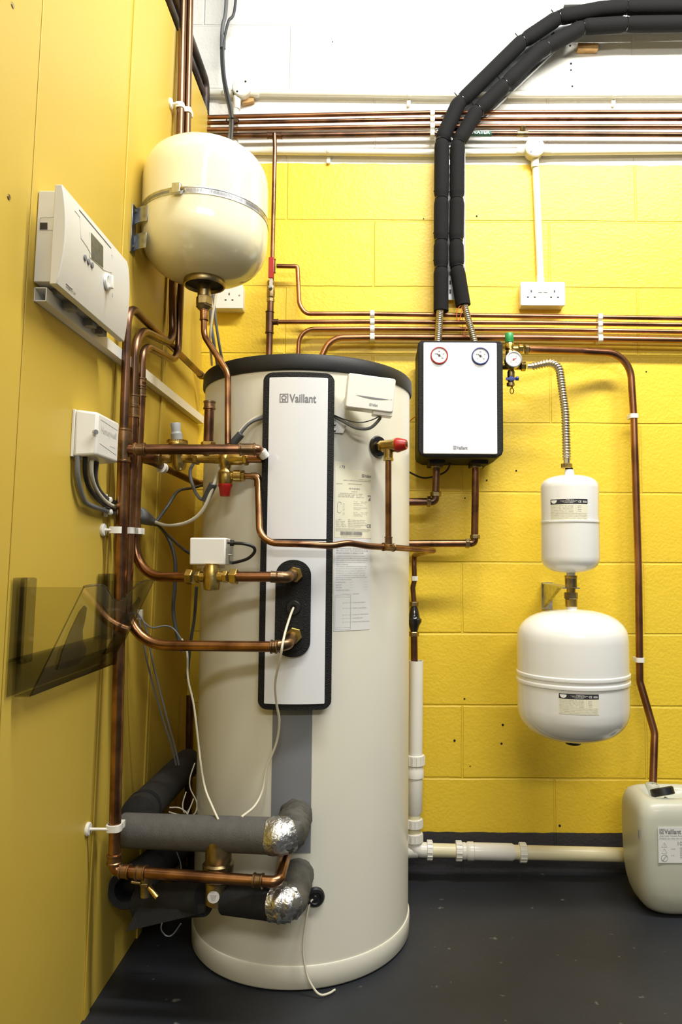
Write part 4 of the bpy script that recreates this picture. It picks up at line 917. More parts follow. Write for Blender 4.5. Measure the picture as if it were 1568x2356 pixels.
c = V(1175, 876, YG); mb = MB(); lathe(mb, [(.008, -.006), (.0095, 0), (.0095, .006), (.011, .010), (.011, .026), (.009, .032)], c, Z, 20); mb.build('drain_valve', 'brass_dull', sg)
mb = MB(); fq = frame(V(1175, 872, YG-.012), X, Z, -Yv); cyl(mb, fq(0, 0, -.014), -Yv, .0085, .016, 16); boxf(mb, fq, -.016, .019, -.004, .004, .0, .004); lathe(mb, [(.0001, -.006), (.006, -.004), (.006, .004), (.0001, .006)], fq(.018, .001, .002), X, 12); mb.build('drain_handle', 'blue', sg, bevel=.0005, label='blue drain handle')
mb = MB(); lathe(mb, [(.009, -.012), (.012, -.010), (.012, -.002), (.009, 0)], V(1174, 880, YG), Z, 14); mb.build('drain_cap', 'brass_dull', sg, ang=20)
mb = MB(); cc = V(1177, 899, YG); tube(mb, [cc+Vector((math.cos(a)*.005, 0, math.sin(a)*.009)) for a in [k*math.pi/8 for k in range(17)]], .0018, 8); tube(mb, [cc+Z*.006, cc+Z*.02], .003, 8); mb.build('cap_hook', 'brass', sg)
# copper pipe right
wr = thing('overflow_pipe', V(1501, 1830, 2.2), 'long copper overflow pipe arching from the safety group down into the jerrycan', 'pipe')
pp = [V(1214, 804, YG), V(1340, 808, 2.19), V(1448, 814, 2.225), V(1457, 960, 2.225), V(1463, 1150, 2.225), V(1468, 1320, 2.225), V(1471, 1568, 2.225), V(1505, 1686, 2.19), V(1500, 1845, 2.14)]
mb = MB(); tube(mb, fillet(pp, [.1, .115, .3, .3, .3, .05, .06], 12), .0112, 18); mb.build('tube', 'copper_wall', wr, ang=60)
fh = thing('flexible_hose', V(1303, 1080, 2.02), 'corrugated steel hose curving from the safety group to the small white vessel', 'hose')
hpts = fillet([V(1213, 843, YG), V(1268, 836, 2.08), V(1294, 880, 2.05), V(1303, 1062, 2.0)], [.05, .09], 14)
VW = 2.0
corrug(fh, 'hose', fillet([V(1225, 843, YG), V(1284, 830, 2.07), V(1300, 950, 2.03), V(1303, 1058, VW)], [.055, .3], 16), .0105, .0085, amp=.0022)
tubepart(fh, 'hose_end', [V(1212, 843, YG), V(1230, 843, YG)], .0088, 'steel_braid'); tubepart(fh, 'hose_end', [V(1303, 1050, VW), V(1303, 1070, VW)], .0088, 'steel_braid')
nut(fh, 'hose_nut', V(1303, 1072, VW), Z, .0165, .013, 'brass')
# vessels on the wall
sx_, sy_ = V(1306, 1093, VW).x, VW
zt_, zb_ = V(1305, 1097, VW).z, V(1312, 1318, VW).z; zt_ += .004; rS = 65.5*VW/F
sv = thing('small_expansion_vessel', (sx_, sy_, zb_), 'small white expansion vessel hanging under the corrugated hose', 'expansion vessel')
sx_ = V(1310, 1200, VW).x
mb = MB(); pr_ = dome(rS, zb_, .045, zt_, .038, p=2.5)
zm = V(1311, 1202, VW).z
pr_.sort(key=lambda q: 0)  # keep order
out = []
for (r_, z_) in pr_:
    out.append((r_, z_))
    if len(out) == 11: out += [(rS, zm-.003), (rS+.002, zm-.002), (rS+.002, zm+.002), (rS-.0005, zm+.003), (rS-.001, zm+.02)]
lathe(mb, out, (sx_, sy_, 0), Z, 64); mb.build('shell', 'enamel', sv)
mb = MB(); lathe(mb, [(.015, -.008), (.0135, .008), (.012, .016)], (sx_, sy_, zt_), Z, 28); mb.build('top_neck', 'enamel', sv)
mb = MB(); lathe(mb, [(.011, 0), (.011, .005)], (sx_, sy_, zt_+.015), Z, 20); mb.build('seal', 'black', sv)
bx_ = V(1316, 1550, VW).x; rB = 125*VW/F*.985
bzt, bzb = V(1314, 1402, VW).z+.0, V(1318, 1722, VW).z
bg = thing('large_expansion_vessel', (bx_, VW, bzb), 'big white expansion vessel on the yellow wall, bottom of the hanging pair', 'expansion vessel')
bzb = V(1318, 1722, VW-.04).z+.014
z1_ = V(1318, 1550, VW-.12).z; z1_ = V(1318, 1568, VW-rB).z; z2_ = V(1318, 1586, VW-rB).z
out = []
for (r_, z_) in dome(rB, bzb, .095, bzt, .085, p=2.45):
    out.append((r_, z_))
    if len(out) == 11:
        for zz_ in (z2_, z1_): out += [(rB, zz_-.006), (rB+.003, zz_-.004), (rB+.0035, zz_), (rB+.003, zz_+.004), (rB, zz_+.006)]
mb = MB(); lathe(mb, out, (bx_, VW, 0), Z, 80); mb.build('shell', 'enamel', bg)
mb = MB(); lathe(mb, [(.030, -.004), (.028, .0), (.015, .002), (.0135, .018)], (bx_, VW, bzt-.001), Z, 32); mb.build('top_neck', 'enamel', bg)
mb = MB(); lathe(mb, [(.0001, -.010), (.020, -.008), (.025, 0), (.025, .02)], (bx_, VW, bzb-.004), Z, 28); mb.build('bottom_cap', 'black', bg)
def ztag(parent, cx_, cy_, R_, px0, px1, py0, py1):
    def f(s, z, n=0): a = s/R_+a0_; return Vector((cx_+(R_+n)*math.sin(a), cy_-(R_+n)*math.cos(a), z))
    def back(px, py):
        d = ray(px, py); A = d.x*d.x+d.y*d.y; B = -2*(d.x*cx_+d.y*cy_); Cc = cx_*cx_+cy_*cy_-R_*R_; t = (-B-math.sqrt(max(B*B-4*A*Cc, 0)))/(2*A)
        return math.atan2(d.x*t-cx_, cy_-d.y*t)*R_, d.z*t+H
    a0_ = 0; s0, za = back(px0, py0); s1, zb_ = back(px1, py1); zc_ = (back(px0, py1)[1]+back(px1, py1)[1])/2; zd_ = (back(px0, py0)[1]+back(px1, py0)[1])/2; hs = (zd_-zc_)*.25
    mb = MB(); plate(mb, f, s0, s1, zc_, zd_, -.0003, .0006, .001, 10); lb_ = mb.build('rating_label', 'paper', parent)
    mb = MB(); plate(mb, f, s0, s1, zd_-hs, zd_, .0, .0008, .001, 10); hd_ = mb.build('label_header', 'ink', lb_)
    w_ = s1-s0; g2 = lambda x, y, n=0: f(s0+x, zc_+y, n+.0006); Ht = zd_-zc_
    mb = MB(); ringflat(mb, g2, w_*.11, Ht*.95, w_*.0, w_*.085, a0=180, a1=360); text(mb, 'ZILMET S.p.A.', g2, w_*.53, Ht*.94, Ht*.035, w_*.2, align='c')
    for k, t in enumerate(('Via del Santo 242  35010 Limena (Padova) Italy', 'Tel. +39 049 8840662', 'www.zilmet.it  info@zilmet.it')): text(mb, t, g2, w_*.5, Ht*(.895-.045*k), Ht*.026, w_*(.44-.1*k), align='c')
    text(mb, 'CE', g2, w_*.74, Ht*.82, Ht*.10, w_*.08); text(mb, '0036', g2, w_*.86, Ht*.82, Ht*.095, w_*.11); mb.build('header_print', 'ink_white', hd_)
    mb = MB(); text(mb, 'ZILMET', g2, w_*.11, Ht*.955, Ht*.03, w_*.14, n=.0010, align='c'); strip(mb, g2, w_*.105, w_*.115, Ht*.84, Ht*.87, .001)
    random.seed(5)
    rows = ('Expansion vessel  8 l  10 bar', 'SISTEMI SOLARI  SOLAR SYSTEMS', 'Precharge 2,5 bar   Max temp 99 C', 'Max pressure 10 bar   Test 14,3 bar', 'Made in Italy   Serial no. 1300281', 'Before installation check precharge pressure and adjust to system', 'Vor Installation Vordruck kontrollieren und der Anlage anpassen', 'Avant installation verifier la pression et adapter a l installation', 'Antes de la instalacion controlar la precarga y adaptar al sistema')
    for k, t in enumerate(rows): text(mb, t, g2, w_*.02, Ht*(.68-.078*k), Ht*.034, w_*(.6 if k < 5 else .95))
    for k in range(4): text(mb, ('10 bar', '99 C', '2008', '1,5 bar')[k], g2, w_*.72, Ht*(.66-.09*k), Ht*.04, w_*.10)
    strip(mb, g2, w_*.27, w_*.273, Ht*.32, Ht*.72, .0005); strip(mb, g2, w_*.68, w_*.683, Ht*.32, Ht*.72, .0005)
    mb.build('label_print', 'ink_light', lb_)
ztag(sv, sx_, sy_, rS-.0008, 1266, 1351, 1149, 1196)
ztag(bg, bx_, VW, rB, 1285, 1377, 1596, 1643)
# brass joint and bracket between the vessels
vj = thing('vessel_valve_bracket', V(1313, 1390, VW), 'zinc wall bracket holding the brass coupling between the two white vessels', 'bracket')
jx = (sx_+bx_)/2; jz = V(1313, 1352, VW).z
def jc(z0_, z1_, r_, n=24, m='brass'): mb = MB(); cyl(mb, (jx, VW, z0_), Z, r_, z1_-z0_, n); return mb
zq = lambda py: V(1313, py, VW).z
jc(zq(1352), zq(1326), .0165).build('coupling', 'brass_dull', vj); jc(zq(1330), zq(1324), .0178).build('coupling_rim', 'brass', vj); jc(zb_+.02 if False else zq(1326), zq(1316), .0125).build('neck', 'enamel', vj)
jc(zq(1366), zq(1350), .0125).build('thread', 'brass', vj); jc(zq(1378), zq(1363), .0190, 6).build('hex_nut', 'brass_dull', vj, ang=25)
jc(zq(1396), zq(1378), .0165).build('lower_coupling', 'brass', vj)
wx = W(1257, 1370).x; w2 = .018; zq1 = V(1325, 1352, VW).z
a = W(1245, 1344); b_ = W(1270, 1402)
mb = MB(); boxf(mb, I, a.x, b_.x, D-.003, D-.0005, b_.z-.0, a.z+.006)
tz = a.z+.004
mb.add([Vector(q) for q in ((a.x, D-.002, tz), (b_.x, D-.002, tz), (jx+.024, VW-.005, jz), (jx-.024, VW-.005, jz), (a.x, D-.002, tz-.003), (b_.x, D-.002, tz-.003), (jx+.024, VW-.005, jz-.003), (jx-.024, VW-.005, jz-.003))], [(0, 1, 2, 3), (7, 6, 5, 4), (0, 4, 5, 1), (1, 5, 6, 2), (2, 6, 7, 3), (3, 7, 4, 0)])
mb.build('bracket_arm', 'steel', vj)
mb = MB(); mb.add([Vector(q) for q in ((a.x+.004, D-.003, b_.z+.006), (a.x+.012, D-.003, b_.z+.006), (jx-.010, VW+.05, jz), (jx-.022, VW+.05, jz), (a.x+.004, D-.003, tz), (a.x+.006, D-.003, tz))], [(0, 1, 2, 3), (0, 3, 4), (1, 5, 2), (0, 4, 5, 1), (3, 2, 5, 4)]); mb.build('bracket_brace', 'steel', vj)
mb = MB(); hexn(mb, W(1259, 1372, .008), Yv, .006, .007); mb.build('bolt', 'steel', vj)
# ------------------------------------------------------------------ jerrycan
jb = thing('jerrycan', V(1540, 2100, 2.07), 'frosted white plastic jerrycan on the floor with the copper pipe in its neck', 'jerrycan')
jx0 = V(1477, 1950, 1.975).x; jx1 = jx0+.235; jy0, jy1 = 1.975, 2.175; jzt = V(1465, 1812, 2.10).z
def sup(cx_, cy_, hx, hy, z_, p=5, n=48):
    out = []
    for k in range(n):
        a = 2*math.pi*k/n; c_, s_ = math.cos(a), math.sin(a); out.append(Vector((cx_+hx*math.copysign(abs(c_)**(2/p), c_), cy_+hy*math.copysign(abs(s_)**(2/p), s_), z_)))
    return out
mb = MB(); cxj, cyj, hx, hy = (jx0+jx1)/2, (jy0+jy1)/2, (jx1-jx0)/2, (jy1-jy0)/2
lv = [(.0, .55, .50, 3), (.002, .64, .60, 3), (.009, .745, .72, 3.2), (.022, .84, .825, 3.5), (.042, .915, .91, 3.8), (.068, .965, .965, 4.2), (.10, .99, .99, 4.6), (.14, 1, 1, 5), (.20, 1, 1, 6), (jzt-.05, .99, .99, 6), (jzt-.028, .96, .96, 5), (jzt-.012, .88, .88, 5), (jzt-.004, .78, .76, 4), (jzt-.002, .66, .60, 4), (jzt-.012, .58, .50, 4), (jzt-.028, .52, .44, 4), (jzt-.030, .0, .0, 4)]
vs_, fs = [], []
for z_, a, b1, p in lv: vs_ += sup(cxj, cyj, max(hx*a, 1e-4), max(hy*b1, 1e-4), z_, p)
for i in range(len(lv)-1):
    for k in range(48): k2 = (k+1) % 48; fs.append((i*48+k, i*48+k2, i*48+48+k2, i*48+48+k))
fs.append(tuple(range(47, -1, -1))); mb.add(vs_, fs); mb.build('body', 'jerry', jb, ang=70)
nkp = Vector((V(1500, 1820, 2.13).x, 2.13, jzt-.032))
mb = MB(); lathe(mb, [(.020, 0), (.020, .03), (.017, .034), (.015, .034), (.015, .01)], nkp, Z, 28); mb.build('neck', 'jerry', jb)
cp = V(1527, 1826, 2.04); mb = MB(); lathe(mb, [(.0001, 0), (.030, 0), (.0325, .002), (.0325, .019), (.029, .022), (.027, .019), (.0001, .019)], cp-Vector((.002, .0, .006)), Vector((-.15, .35, .92)), 14)
cc_ = cp
mb.build('screw_cap', 'black', jb, label='black screw cap resting open on its strap')
mb = MB(); tube(mb, fillet([cp+Vector((-.004, -.01, -.008)), V(1548, 1848, 2.0), V(1590, 1868, 1.99)], .02), .0048, 8, flat=.5); mb.build('cap_strap', 'waste', jb)
a = V(1512, 1902, jy0); fq = frame(Vector((a.x, jy0-.0005, a.z)), X, Z, -Yv); lw_, lh_ = .10, .094
mb = MB(); boxf(mb, fq, 0, lw_, -lh_, 0, 0, .0012); lj = mb.build('product_label', 'paper_white', jb)
mb = MB(); G = lambda x, y, n=0: fq(x, y, n+.0012); logo(mb, G, .004, -.018, .013, .058); mb.build('logo_print', 'ink_grey', lj)
mb = MB()
text(mb, 'Solar Heat Transfer Fluid premixed', G, .004, -.0245, .0035, .085); text(mb, 'Ready to use, do not dilute', G, .004, -.0305, .0035, .085); text(mb, '10 L', G, .052, -.047, .010, .026)
strip(mb, G, .0, lw_, -.0330, -.0326)
for k in range(6):
    strip(mb, G, .058, .095, -.055-k*.005, -.053-k*.005)
text(mb, 'Irritant', G, .034, -.058, .003); text(mb, 'R: 22', G, .034, -.075, .003)
ringflat(mb, G, .016, -.081, .008, .0095); mb.add([G(.010, -.088, .0006), G(.012, -.089, .0006), G(.022, -.075, .0006), G(.020, -.074, .0006)], [(0, 1, 2, 3)])
tri = [(.016, -.040), (.023, -.052), (.009, -.052)]; tube(mb, [G(*q, .0003) for q in tri+[tri[0]]], .0004, 4); text(mb, '!', G, .016, -.050, .006, align='c'); tri = [(.016, -.056), (.023, -.068), (.009, -.068)]; tube(mb, [G(*q, .0003) for q in tri+[tri[0]]], .0004, 4)
mb.build('label_print', 'ink_light', lj)
mb = MB(); q = V(1483, 1922, 1.99); boxf(mb, I, jx0-.0008+.0, jx0+.001, 1.998, 2.002, q.z-.012, q.z+.012); mb.build('level_mark', 'ink_grey', jb)
# ------------------------------------------------------------------ heating controller on the boards
hc = thing('heating_controller', N(85, 660, 0), 'large off-white heating controller with a small screen on the left boards', 'controller')
ua, za = pf(143, 424, .058); uz0 = pf(138, 660, .058)[1]; ub = pf(286, 783, .058)[0]
za0 = pf(88, 437, 0)
bu = pf(80, 560, 0)[0]; bzt_, bzb_ = pf(86, 437, 0)[1], pf(76, 655, 0)[1]
mb = MB(); boxf(mb, PF, bu, ub-.03, bzb_+.004, bzt_, .001, .044); mb.build('back_box', 'grey_plastic', hc, bevel=.002)
mb = MB(); NS = 12; z0_, z1_ = uz0, za; u0_, u1_ = ua, ub
vs_, fs = [], []
for i in range(NS+1):
    t = i/NS; z_ = z0_+(z1_-z0_)*t; bul = .010*(1-(2*t-1)**2); u1v = u1_-.010*math.sin(math.pi*t)**.8-.006*max(0, t-.95)/.05
    vs_ += [PF(u0_, z_, .046), PF(u0_, z_, .058+bul), PF(u1v, z_, .058+bul), PF(u1v, z_, .046)]
for i in range(NS):
    for k in range(4): fs.append((i*4+k, i*4+(k+1) % 4, i*4+4+(k+1) % 4, i*4+4+k))
fs += [(3, 2, 1, 0), tuple(NS*4+k for k in range(4))]; mb.add(vs_, fs); fcp = mb.build('front_cover', 'grey_plastic', hc, bevel=.0015)
def FP(u, v, n=0): t = (v-z0_)/(z1_-z0_); return PF(u, v, .0582+.010*(1-(2*t-1)**2)+n)
def fpx(px, py):
    n_ = .070
    for _ in range(4): u, v = pf(px, py, n_); t = (v-z0_)/(z1_-z0_); n_ = .0582+.010*(1-(2*t-1)**2)
    return u, v
def quad(mb, pts, n): mb.add([FP(*fpx(*p), n) for p in pts], [(0, 1, 2, 3)])
mb = MB(); quad(mb, [(205, 532), (238, 566), (238, 620), (206, 592)], .0006); mb.build('screen_bezel', 'cream_plastic', fcp)
mb = MB(); quad(mb, [(208, 535), (236, 567), (236, 616), (209, 593)], .0012); mb.build('screen', 'lcd', fcp)
for p in ((195, 593), (203, 602), (211, 610)):
    mb = MB(); u, v = fpx(*p); lathe(mb, [(.0055, 0), (.005, .002), (.0001, .0028)], FP(u, v), X, 16); mb.build('button', 'ink_grey', fcp)
u, v = fpx(246, 649); mb = MB(); lathe(mb, [(.0165, 0), (.0155, .004), (.012, .005), (.010, .001), (.0001, .001)], FP(u, v), X, 28); kb = mb.build('dial_recess', 'white', fcp)
mb = MB(); fq = frame(FP(u, v), Yv, Z, X); boxf(mb, fq, -.004, .004, -.013, .013, 0, .012); mb.build('dial_knob', 'white', kb, bevel=.002)
def line(mb, pts, r=.0004):
    Q = [FP(*fpx(*p), .0002) for p in pts]; tube(mb, Q, r, 4)
mb = MB(); line(mb, [(182, 483), (255, 571)], .0009); line(mb, [(257, 586), (258, 684)], .0006); mb.build('vent_slot', 'ink_grey', fcp)
mb = MB(); line(mb, [(172, 485), (183, 499), (186, 548), (200, 568), (215, 597), (237, 621), (257, 628)]); line(mb, [(152, 652), (160, 660), (167, 665)], .0006); mb.build('groove_line', 'ink_light', fcp)
mb = MB(); pu, pv = fpx(153, 655); G2 = lambda x, y, n=0: FP(pu+x, pv+y, n); text(mb, 'auroMATIC 560', G2, 0, -.004, .0035, .036); mb.build('name_print', 'ink_grey', fcp)
mb = MB(); mb.add([PF(*pf(91, 511, .010), .0)] and [Vector((0, 0, 0))]*0, []); 
u_ = bu-.0006
def SQ(mb, pts):  # on the near end face of the box
    vv = []
    for px, py in pts: p = V(px, py, u_); vv.append(p)
    mb.add(vv, [(0, 1, 2, 3)])
mb = MB(); SQ(mb, [(92, 512), (109, 512), (109, 528), (91, 528)]); SQ(mb, [(125, 538), (124, 540), (118, 644), (125, 644)]); mb.build('side_opening', 'black', hc)
mb = MB(); tube(mb, [V(92, 501, u_), V(124, 499, u_)], .0003, 4); tube(mb, [V(92, 501, u_), V(91, 529, u_), V(122, 529, u_), V(119, 650, u_)], .0004, 4); mb.build('side_groove', 'ink_light', hc)
mb = MB(); boxf(mb, PF, bu+.03, ub-.06, bzb_-.006, bzb_+.005, .012, .050)
for k in (.06, .15, .2): boxf(mb, PF, bu+k, bu+k+.02, bzb_-.020, bzb_+.004, .026, .042)
mb.build('cable_entry', 'ink_grey', hc)
# trunking under the controller
tk = thing('cable_trunking', N(88, 690, 0), 'white square trunking running back along the boards under the controller', 'trunking')
k0, kz = pf(78, 675, 0); kt = pf(78, 659, 0)[1]-.001; kb_ = pf(76, 692, 0)[1]
ke = 2.26
mb = MB(); t_ = .0015; wq = .0195
boxf(mb, PF, k0, ke, kb_, kt, .0005, t_); boxf(mb, PF, k0, ke, kb_, kb_+t_, 0, wq); boxf(mb, PF, k0, ke, kt-t_, kt, 0, wq); mb.build('channel', 'white', tk)
mb = MB(); boxf(mb, PF, k0, ke, kb_, kt, wq, wq+.0018); mb.build('lid', 'white', tk, bevel=.0005)
# wiring box
wb = thing('wiring_box', N(165, 1050, 0), 'white wiring centre box on the boards left of the copper risers', 'junction box')
wu0 = pf(163, 1000, 0)[0]; wzt = pf(166, 941, 0)[1]; wzb = pf(161, 1050, 0)[1]; wu1 = pf(272, 1010, .045)[0]
mb = MB(); boxf(mb, PF, wu0, wu1, wzb, wzt, .0005, .006); mb.build('base', 'white', wb, bevel=.001)
mb = MB(); vs_ = [PF(wu0, wzb, .006), PF(wu1, wzb, .006), PF(wu1, wzt, .006), PF(wu0, wzt, .006), PF(wu0+.008, wzb+.004, .047), PF(wu1-.002, wzb+.004, .047), PF(wu1-.002, wzt-.004, .047), PF(wu0+.008, wzt-.004, .047)]
mb.add(vs_, [(3, 2, 1, 0), (4, 5, 6, 7), (0, 1, 5, 4), (1, 2, 6, 5), (2, 3, 7, 6), (3, 0, 4, 7)]); wc = mb.build('cover', 'white', wb, bevel=.005, seg=3)
def WB(x, y, n=0): return PF(wu0+.008+x, wzb+.004+y, .047+n)
ww, wh = wu1-wu0-.01, wzt-wzb-.008
mb = MB(); text(mb, 'Honeywell', WB, ww*.16, wh*.56, wh*.16, ww*.70, n=.0005); boxf(mb, WB, ww*.58, ww*.82, wh*.33, wh*.345, 0, .0004)
tube(mb, [WB(ww*.12, wh*.86, .0003), WB(ww*.9, wh*.80, .0003)], .0004, 4); tube(mb, [WB(ww*.12, wh*.30, .0003), WB(ww*.9, wh*.18, .0003)], .0004, 4)
mb.build('embossing', 'grey_plastic', wc)
mb = MB(); cyl(mb, WB(-.004, wh*.52, -.004), (1, -.8, 0), .005, .006, 16); mb.build('cover_screw', 'steel', wc)
# cables from the wiring box
def cable(name, label, pts, r, m, group=None):
    mb = MB(); tube(mb, spline([V(*p) if isinstance(p, tuple) else p for p in pts]), r, 10); return tag(mb.build(name, m, ang=70), label, 'cable', group)
YH = 1.49
cable('grey_cable', 'outermost grey cable looping down from the wiring box', [N(*q) for q in ((178, 1048, .012), (179, 1095, .012), (190, 1143, .012), (203, 1160, .012), (235, 1172, .012), (262, 1180, .010), (300, 1184, .010), (335, 1192, .014))], .0050, 'cable_grey')
cable('black_cable', 'black cable curving down from the wiring box', [N(*q) for q in ((196, 1052, .022), (197, 1095, .020), (211, 1132, .018), (238, 1159, .016), (270, 1172, .012), (300, 1178, .012), (335, 1190, .016))], .0048, 'cable_black')
cable('white_cable', 'white cable curving down from the wiring box beside the black one', [N(*q) for q in ((210, 1056, .030), (211, 1095, .026), (222, 1128, .022), (244, 1155, .020), (268, 1167, .016), (300, 1174, .014), (335, 1188, .018))], .0042, 'cable_white')
cable('grey_cable', 'innermost dark grey cable under the wiring box', [N(*q) for q in ((222, 1062, .022), (219, 1100, .018), (228, 1128, .014), (250, 1150, .012), (280, 1160, .010), (305, 1168, .010), (335, 1186, .014))], .0048, 'cable_dark')
mb = MB(); q0, q1 = N(314, 1182, .018), V(362, 1206, 1.80); lathe(mb, [(.016, 0), (.020, .02), (.015, .06), (.006, (q1-q0).length)], q0, dirn(q0, q1), 20); tag(mb.build('cable_wrap', 'cable_grey'), 'grey tape wrap gathering the cables behind the copper risers', 'cable wrap')
for px, py, lb_ in ((238, 1150, 'small white cable clip on the boards above the cable bundle'), (239, 1178, 'small white cable clip on the boards below the cable bundle')):
    p = N(px, py, .002); mb = MB(); lathe(mb, [(.004, 0), (.004, .010), (.0065, .011), (.0065, .016), (.004, .018)], p, X, 12); boxf(mb, frame(p, Yv, Z, X), -.003, .003, -.010, .012, .0, .008); tag(mb.build('cable_clip', 'waste', bevel=.0005), lb_, 'clip')
o = cable('white_cable', 'cream cable swinging up from the tape wrap to the tank cover', [(352, 1200, 1.77), (385, 1209, 1.72), (430, 1202, 1.68), (465, 1175, 1.66), (490, 1120, 1.65), (512, 1060, 1.66), (545, 1003, 1.66), (575, 970, 1.66), (605, 953, 1.665)], .0042, 'cable_white')
o = cable('grey_cable', 'dark grey cable running beside the cream one up to the tank cover', [(452, 1055, 1.72), (437, 1085, 1.72), (446, 1125, 1.70), (462, 1148, 1.68), (478, 1140, 1.665), (500, 1095, 1.66), (536, 1025, 1.66), (560, 988, 1.655), (580, 970, 1.655), (608, 960, 1.66)], .0040, 'cable_grey')
for a, b_, lb_ in (((471, 1153, 1.662), (491, 1113, 1.652), 'dark sleeve on the cables below the red relief valve cap'), ((534, 1022, 1.658), (555, 998, 1.655), 'dark sleeve on the cables beside the vessel feed pipe')):
    mb = MB(); cyl(mb, V(*a), dirn(V(*a), V(*b_)), .0095, (V(*b_)-V(*a)).length, 16, .15); tag(mb.build('cable_sleeve', 'cable_dark'), lb_, 'cable sleeve')
cable('grey_cable', 'grey cable rising right from the tape wrap to behind the manifold', [(360, 1200, 1.78), (385, 1165, 1.80), (410, 1130, 1.85), (445, 1122, 1.95), (470, 1115, 2.0)], .0040, 'cable_dark')
cable('grey_cable', 'long grey cable hanging from the tape wrap down past the bent copper pipe', [(362, 1206, 1.79), (385, 1235, 1.76), (402, 1285, 1.74), (402, 1350, 1.74), (398, 1400, 1.74), (405, 1450, 1.74), (420, 1500, 1.74)], .0045, 'cable_dark')
cable('black_cable', 'black cable from the tape wrap to the valve actuator', [(362, 1206, 1.78), (390, 1235, 1.70), (420, 1262, 1.62), (440, 1275, 1.60)], .0038, 'cable_black')
cable('black_cable', 'black cable hanging down behind the motorised valve', [(452, 1350, 1.72), (447, 1420, 1.74), (438, 1480, 1.76), (430, 1560, 1.8)], .0038, 'cable_dark')
cable('thin_wire', 'pale thin wire from the small clip hanging left of the tank, leftmost', [(316, 1412, 1.70), (325, 1450, 1.70), (340, 1530, 1.71), (370, 1640, 1.74), (395, 1720, 1.78), (405, 1760, 1.80)], .0022, 'cable_grey')
cable('thin_wire', 'pale thin wire hanging beside the leftmost one from the small clip', [(318, 1412, 1.70), (335, 1445, 1.70), (355, 1540, 1.71), (383, 1650, 1.74), (402, 1720, 1.78), (411, 1760, 1.80)], .0022, 'cable_grey')
cable('thin_wire', 'thin wire arching right from the small clip to the hanging grey cable', [(318, 1412, 1.70), (332, 1432, 1.70), (350, 1444, 1.70), (380, 1440, 1.71), (400, 1448, 1.72), (420, 1475, 1.70)], .0020, 'cable_grey')
p = N(317, 1412, .003); mb = MB(); boxf(mb, frame(p, Yv, Z, X), -.005, .005, -.014, .010, 0, .012); tag(mb.build('cable_clip', 'waste', bevel=.001), 'small white cable clip on the boards behind the right corner of the document holder', 'clip')
cable('thin_wire', 'thin cream wire falling in front of the tank edge onto the grey foam pipe', [(418, 1470, 1.68), (430, 1500, 1.67), (432, 1560, 1.665), (445, 1620, 1.665), (455, 1700, 1.66), (462, 1760, 1.64), (472, 1815, 1.62), (490, 1860, 1.585), (502, 1886, 1.56)], .0024, 'cable_white')
cable('sensor_cable', 'cream sensor cable from the black oval plate hanging to the grey foam pipe', [ec+en*.002, (668, 1415, 1.592), (657, 1450, 1.56), (650, 1480, 1.525), (645, 1510, 1.525), (633, 1570, 1.56), (636, 1620, 1.59), (642, 1660, 1.61), (635, 1710, 1.625), (612, 1770, 1.63), (603, 1820, 1.625), (585, 1855, 1.60), (555, 1880, 1.56)], .0027, 'cable_white')
cable('sensor_cable', 'cream sensor cable dropping from the low rubber grommet to the floor', [gc+gn*.004, (712, 2080, 1.655), (702, 2130, 1.65), (697, 2185, 1.645), (705, 2240, 1.64), (722, 2275, 1.636), (738, 2289, 1.634), (757, 2285, 1.645), (770, 2277, 1.66)], .0024, 'cable_white')
random.seed(11)
for k, lb_ in enumerate(('tangled thin white wire left of the tank above the grey foam pipe, outer loop', 'thin white wire loop nearest the tank above the grey foam pipe', 'flat thin white wire loop just above the grey foam pipe')):
    pts = [[(448, 1755, 1.85), (437, 1790, 1.84), (438, 1815, 1.84), (452, 1845, 1.83), (450, 1868, 1.82), (440, 1878, 1.8)], [(428, 1822, 1.86), (420, 1850, 1.84), (424, 1870, 1.83), (436, 1860, 1.82), (445, 1838, 1.82), (430, 1876, 1.8)], [(390, 1858, 1.8), (410, 1858, 1.8), (425, 1866, 1.8), (430, 1875, 1.8), (410, 1874, 1.8), (388, 1868, 1.8)]][k]
    cable('thin_wire', lb_, pts, .0016, 'cable_white')
cable('thin_wire', 'thin pale wire loop under the dark foam sleeves near the floor', [(406, 1960, 1.8), (416, 1995, 1.8), (410, 2060, 1.75), (372, 2125, 1.7), (378, 2150, 1.7), (395, 2152, 1.7), (416, 2125, 1.7)], .0016, 'cable_grey')
# cables top left
cable('grey_cable', 'thick grey cable hanging from the ceiling in front of the round junction box, left strand', [(524, -420, 2.22), (526, -200, 2.22), (520, 10, 2.22), (512, 60, 2.22), (510, 110, 2.22), (512, 160, 2.22), (519, 210, 2.21), (530, 260, 2.20), (530, 300, 2.20), (524, 330, 2.20)], .0062, 'cable_grey')
cable('grey_cable', 'thinner grey cable hanging beside the thick one, right strand at the ceiling', [(556, -420, 2.22), (552, -200, 2.22), (541, 10, 2.22), (525, 50, 2.215), (515, 95, 2.21), (513, 130, 2.21), (517, 180, 2.205), (526, 225, 2.195), (534, 270, 2.19), (532, 330, 2.19)], .0045, 'cable_dark')
mb = MB(); a, b_ = V(512, 82, 2.215), V(512, 112, 2.215); cyl(mb, b_, Z, .0095, .042, 12, .1); tag(mb.build('cable_sleeve', 'cable_grey'), 'grey sleeve binding the hanging cables at the top', 'cable sleeve')
mb = MB(); cc_ = V(535, 278, 2.20); tube(mb, [cc_+Vector((math.cos(a)*.020, math.sin(a)*.016, 0)) for a in [k*math.pi/10 for k in range(21)]], .0018, 6); tag(mb.build('cable_tie', 'black_gloss'), 'black cable tie binding hanging cables to the short conduit', 'cable tie')
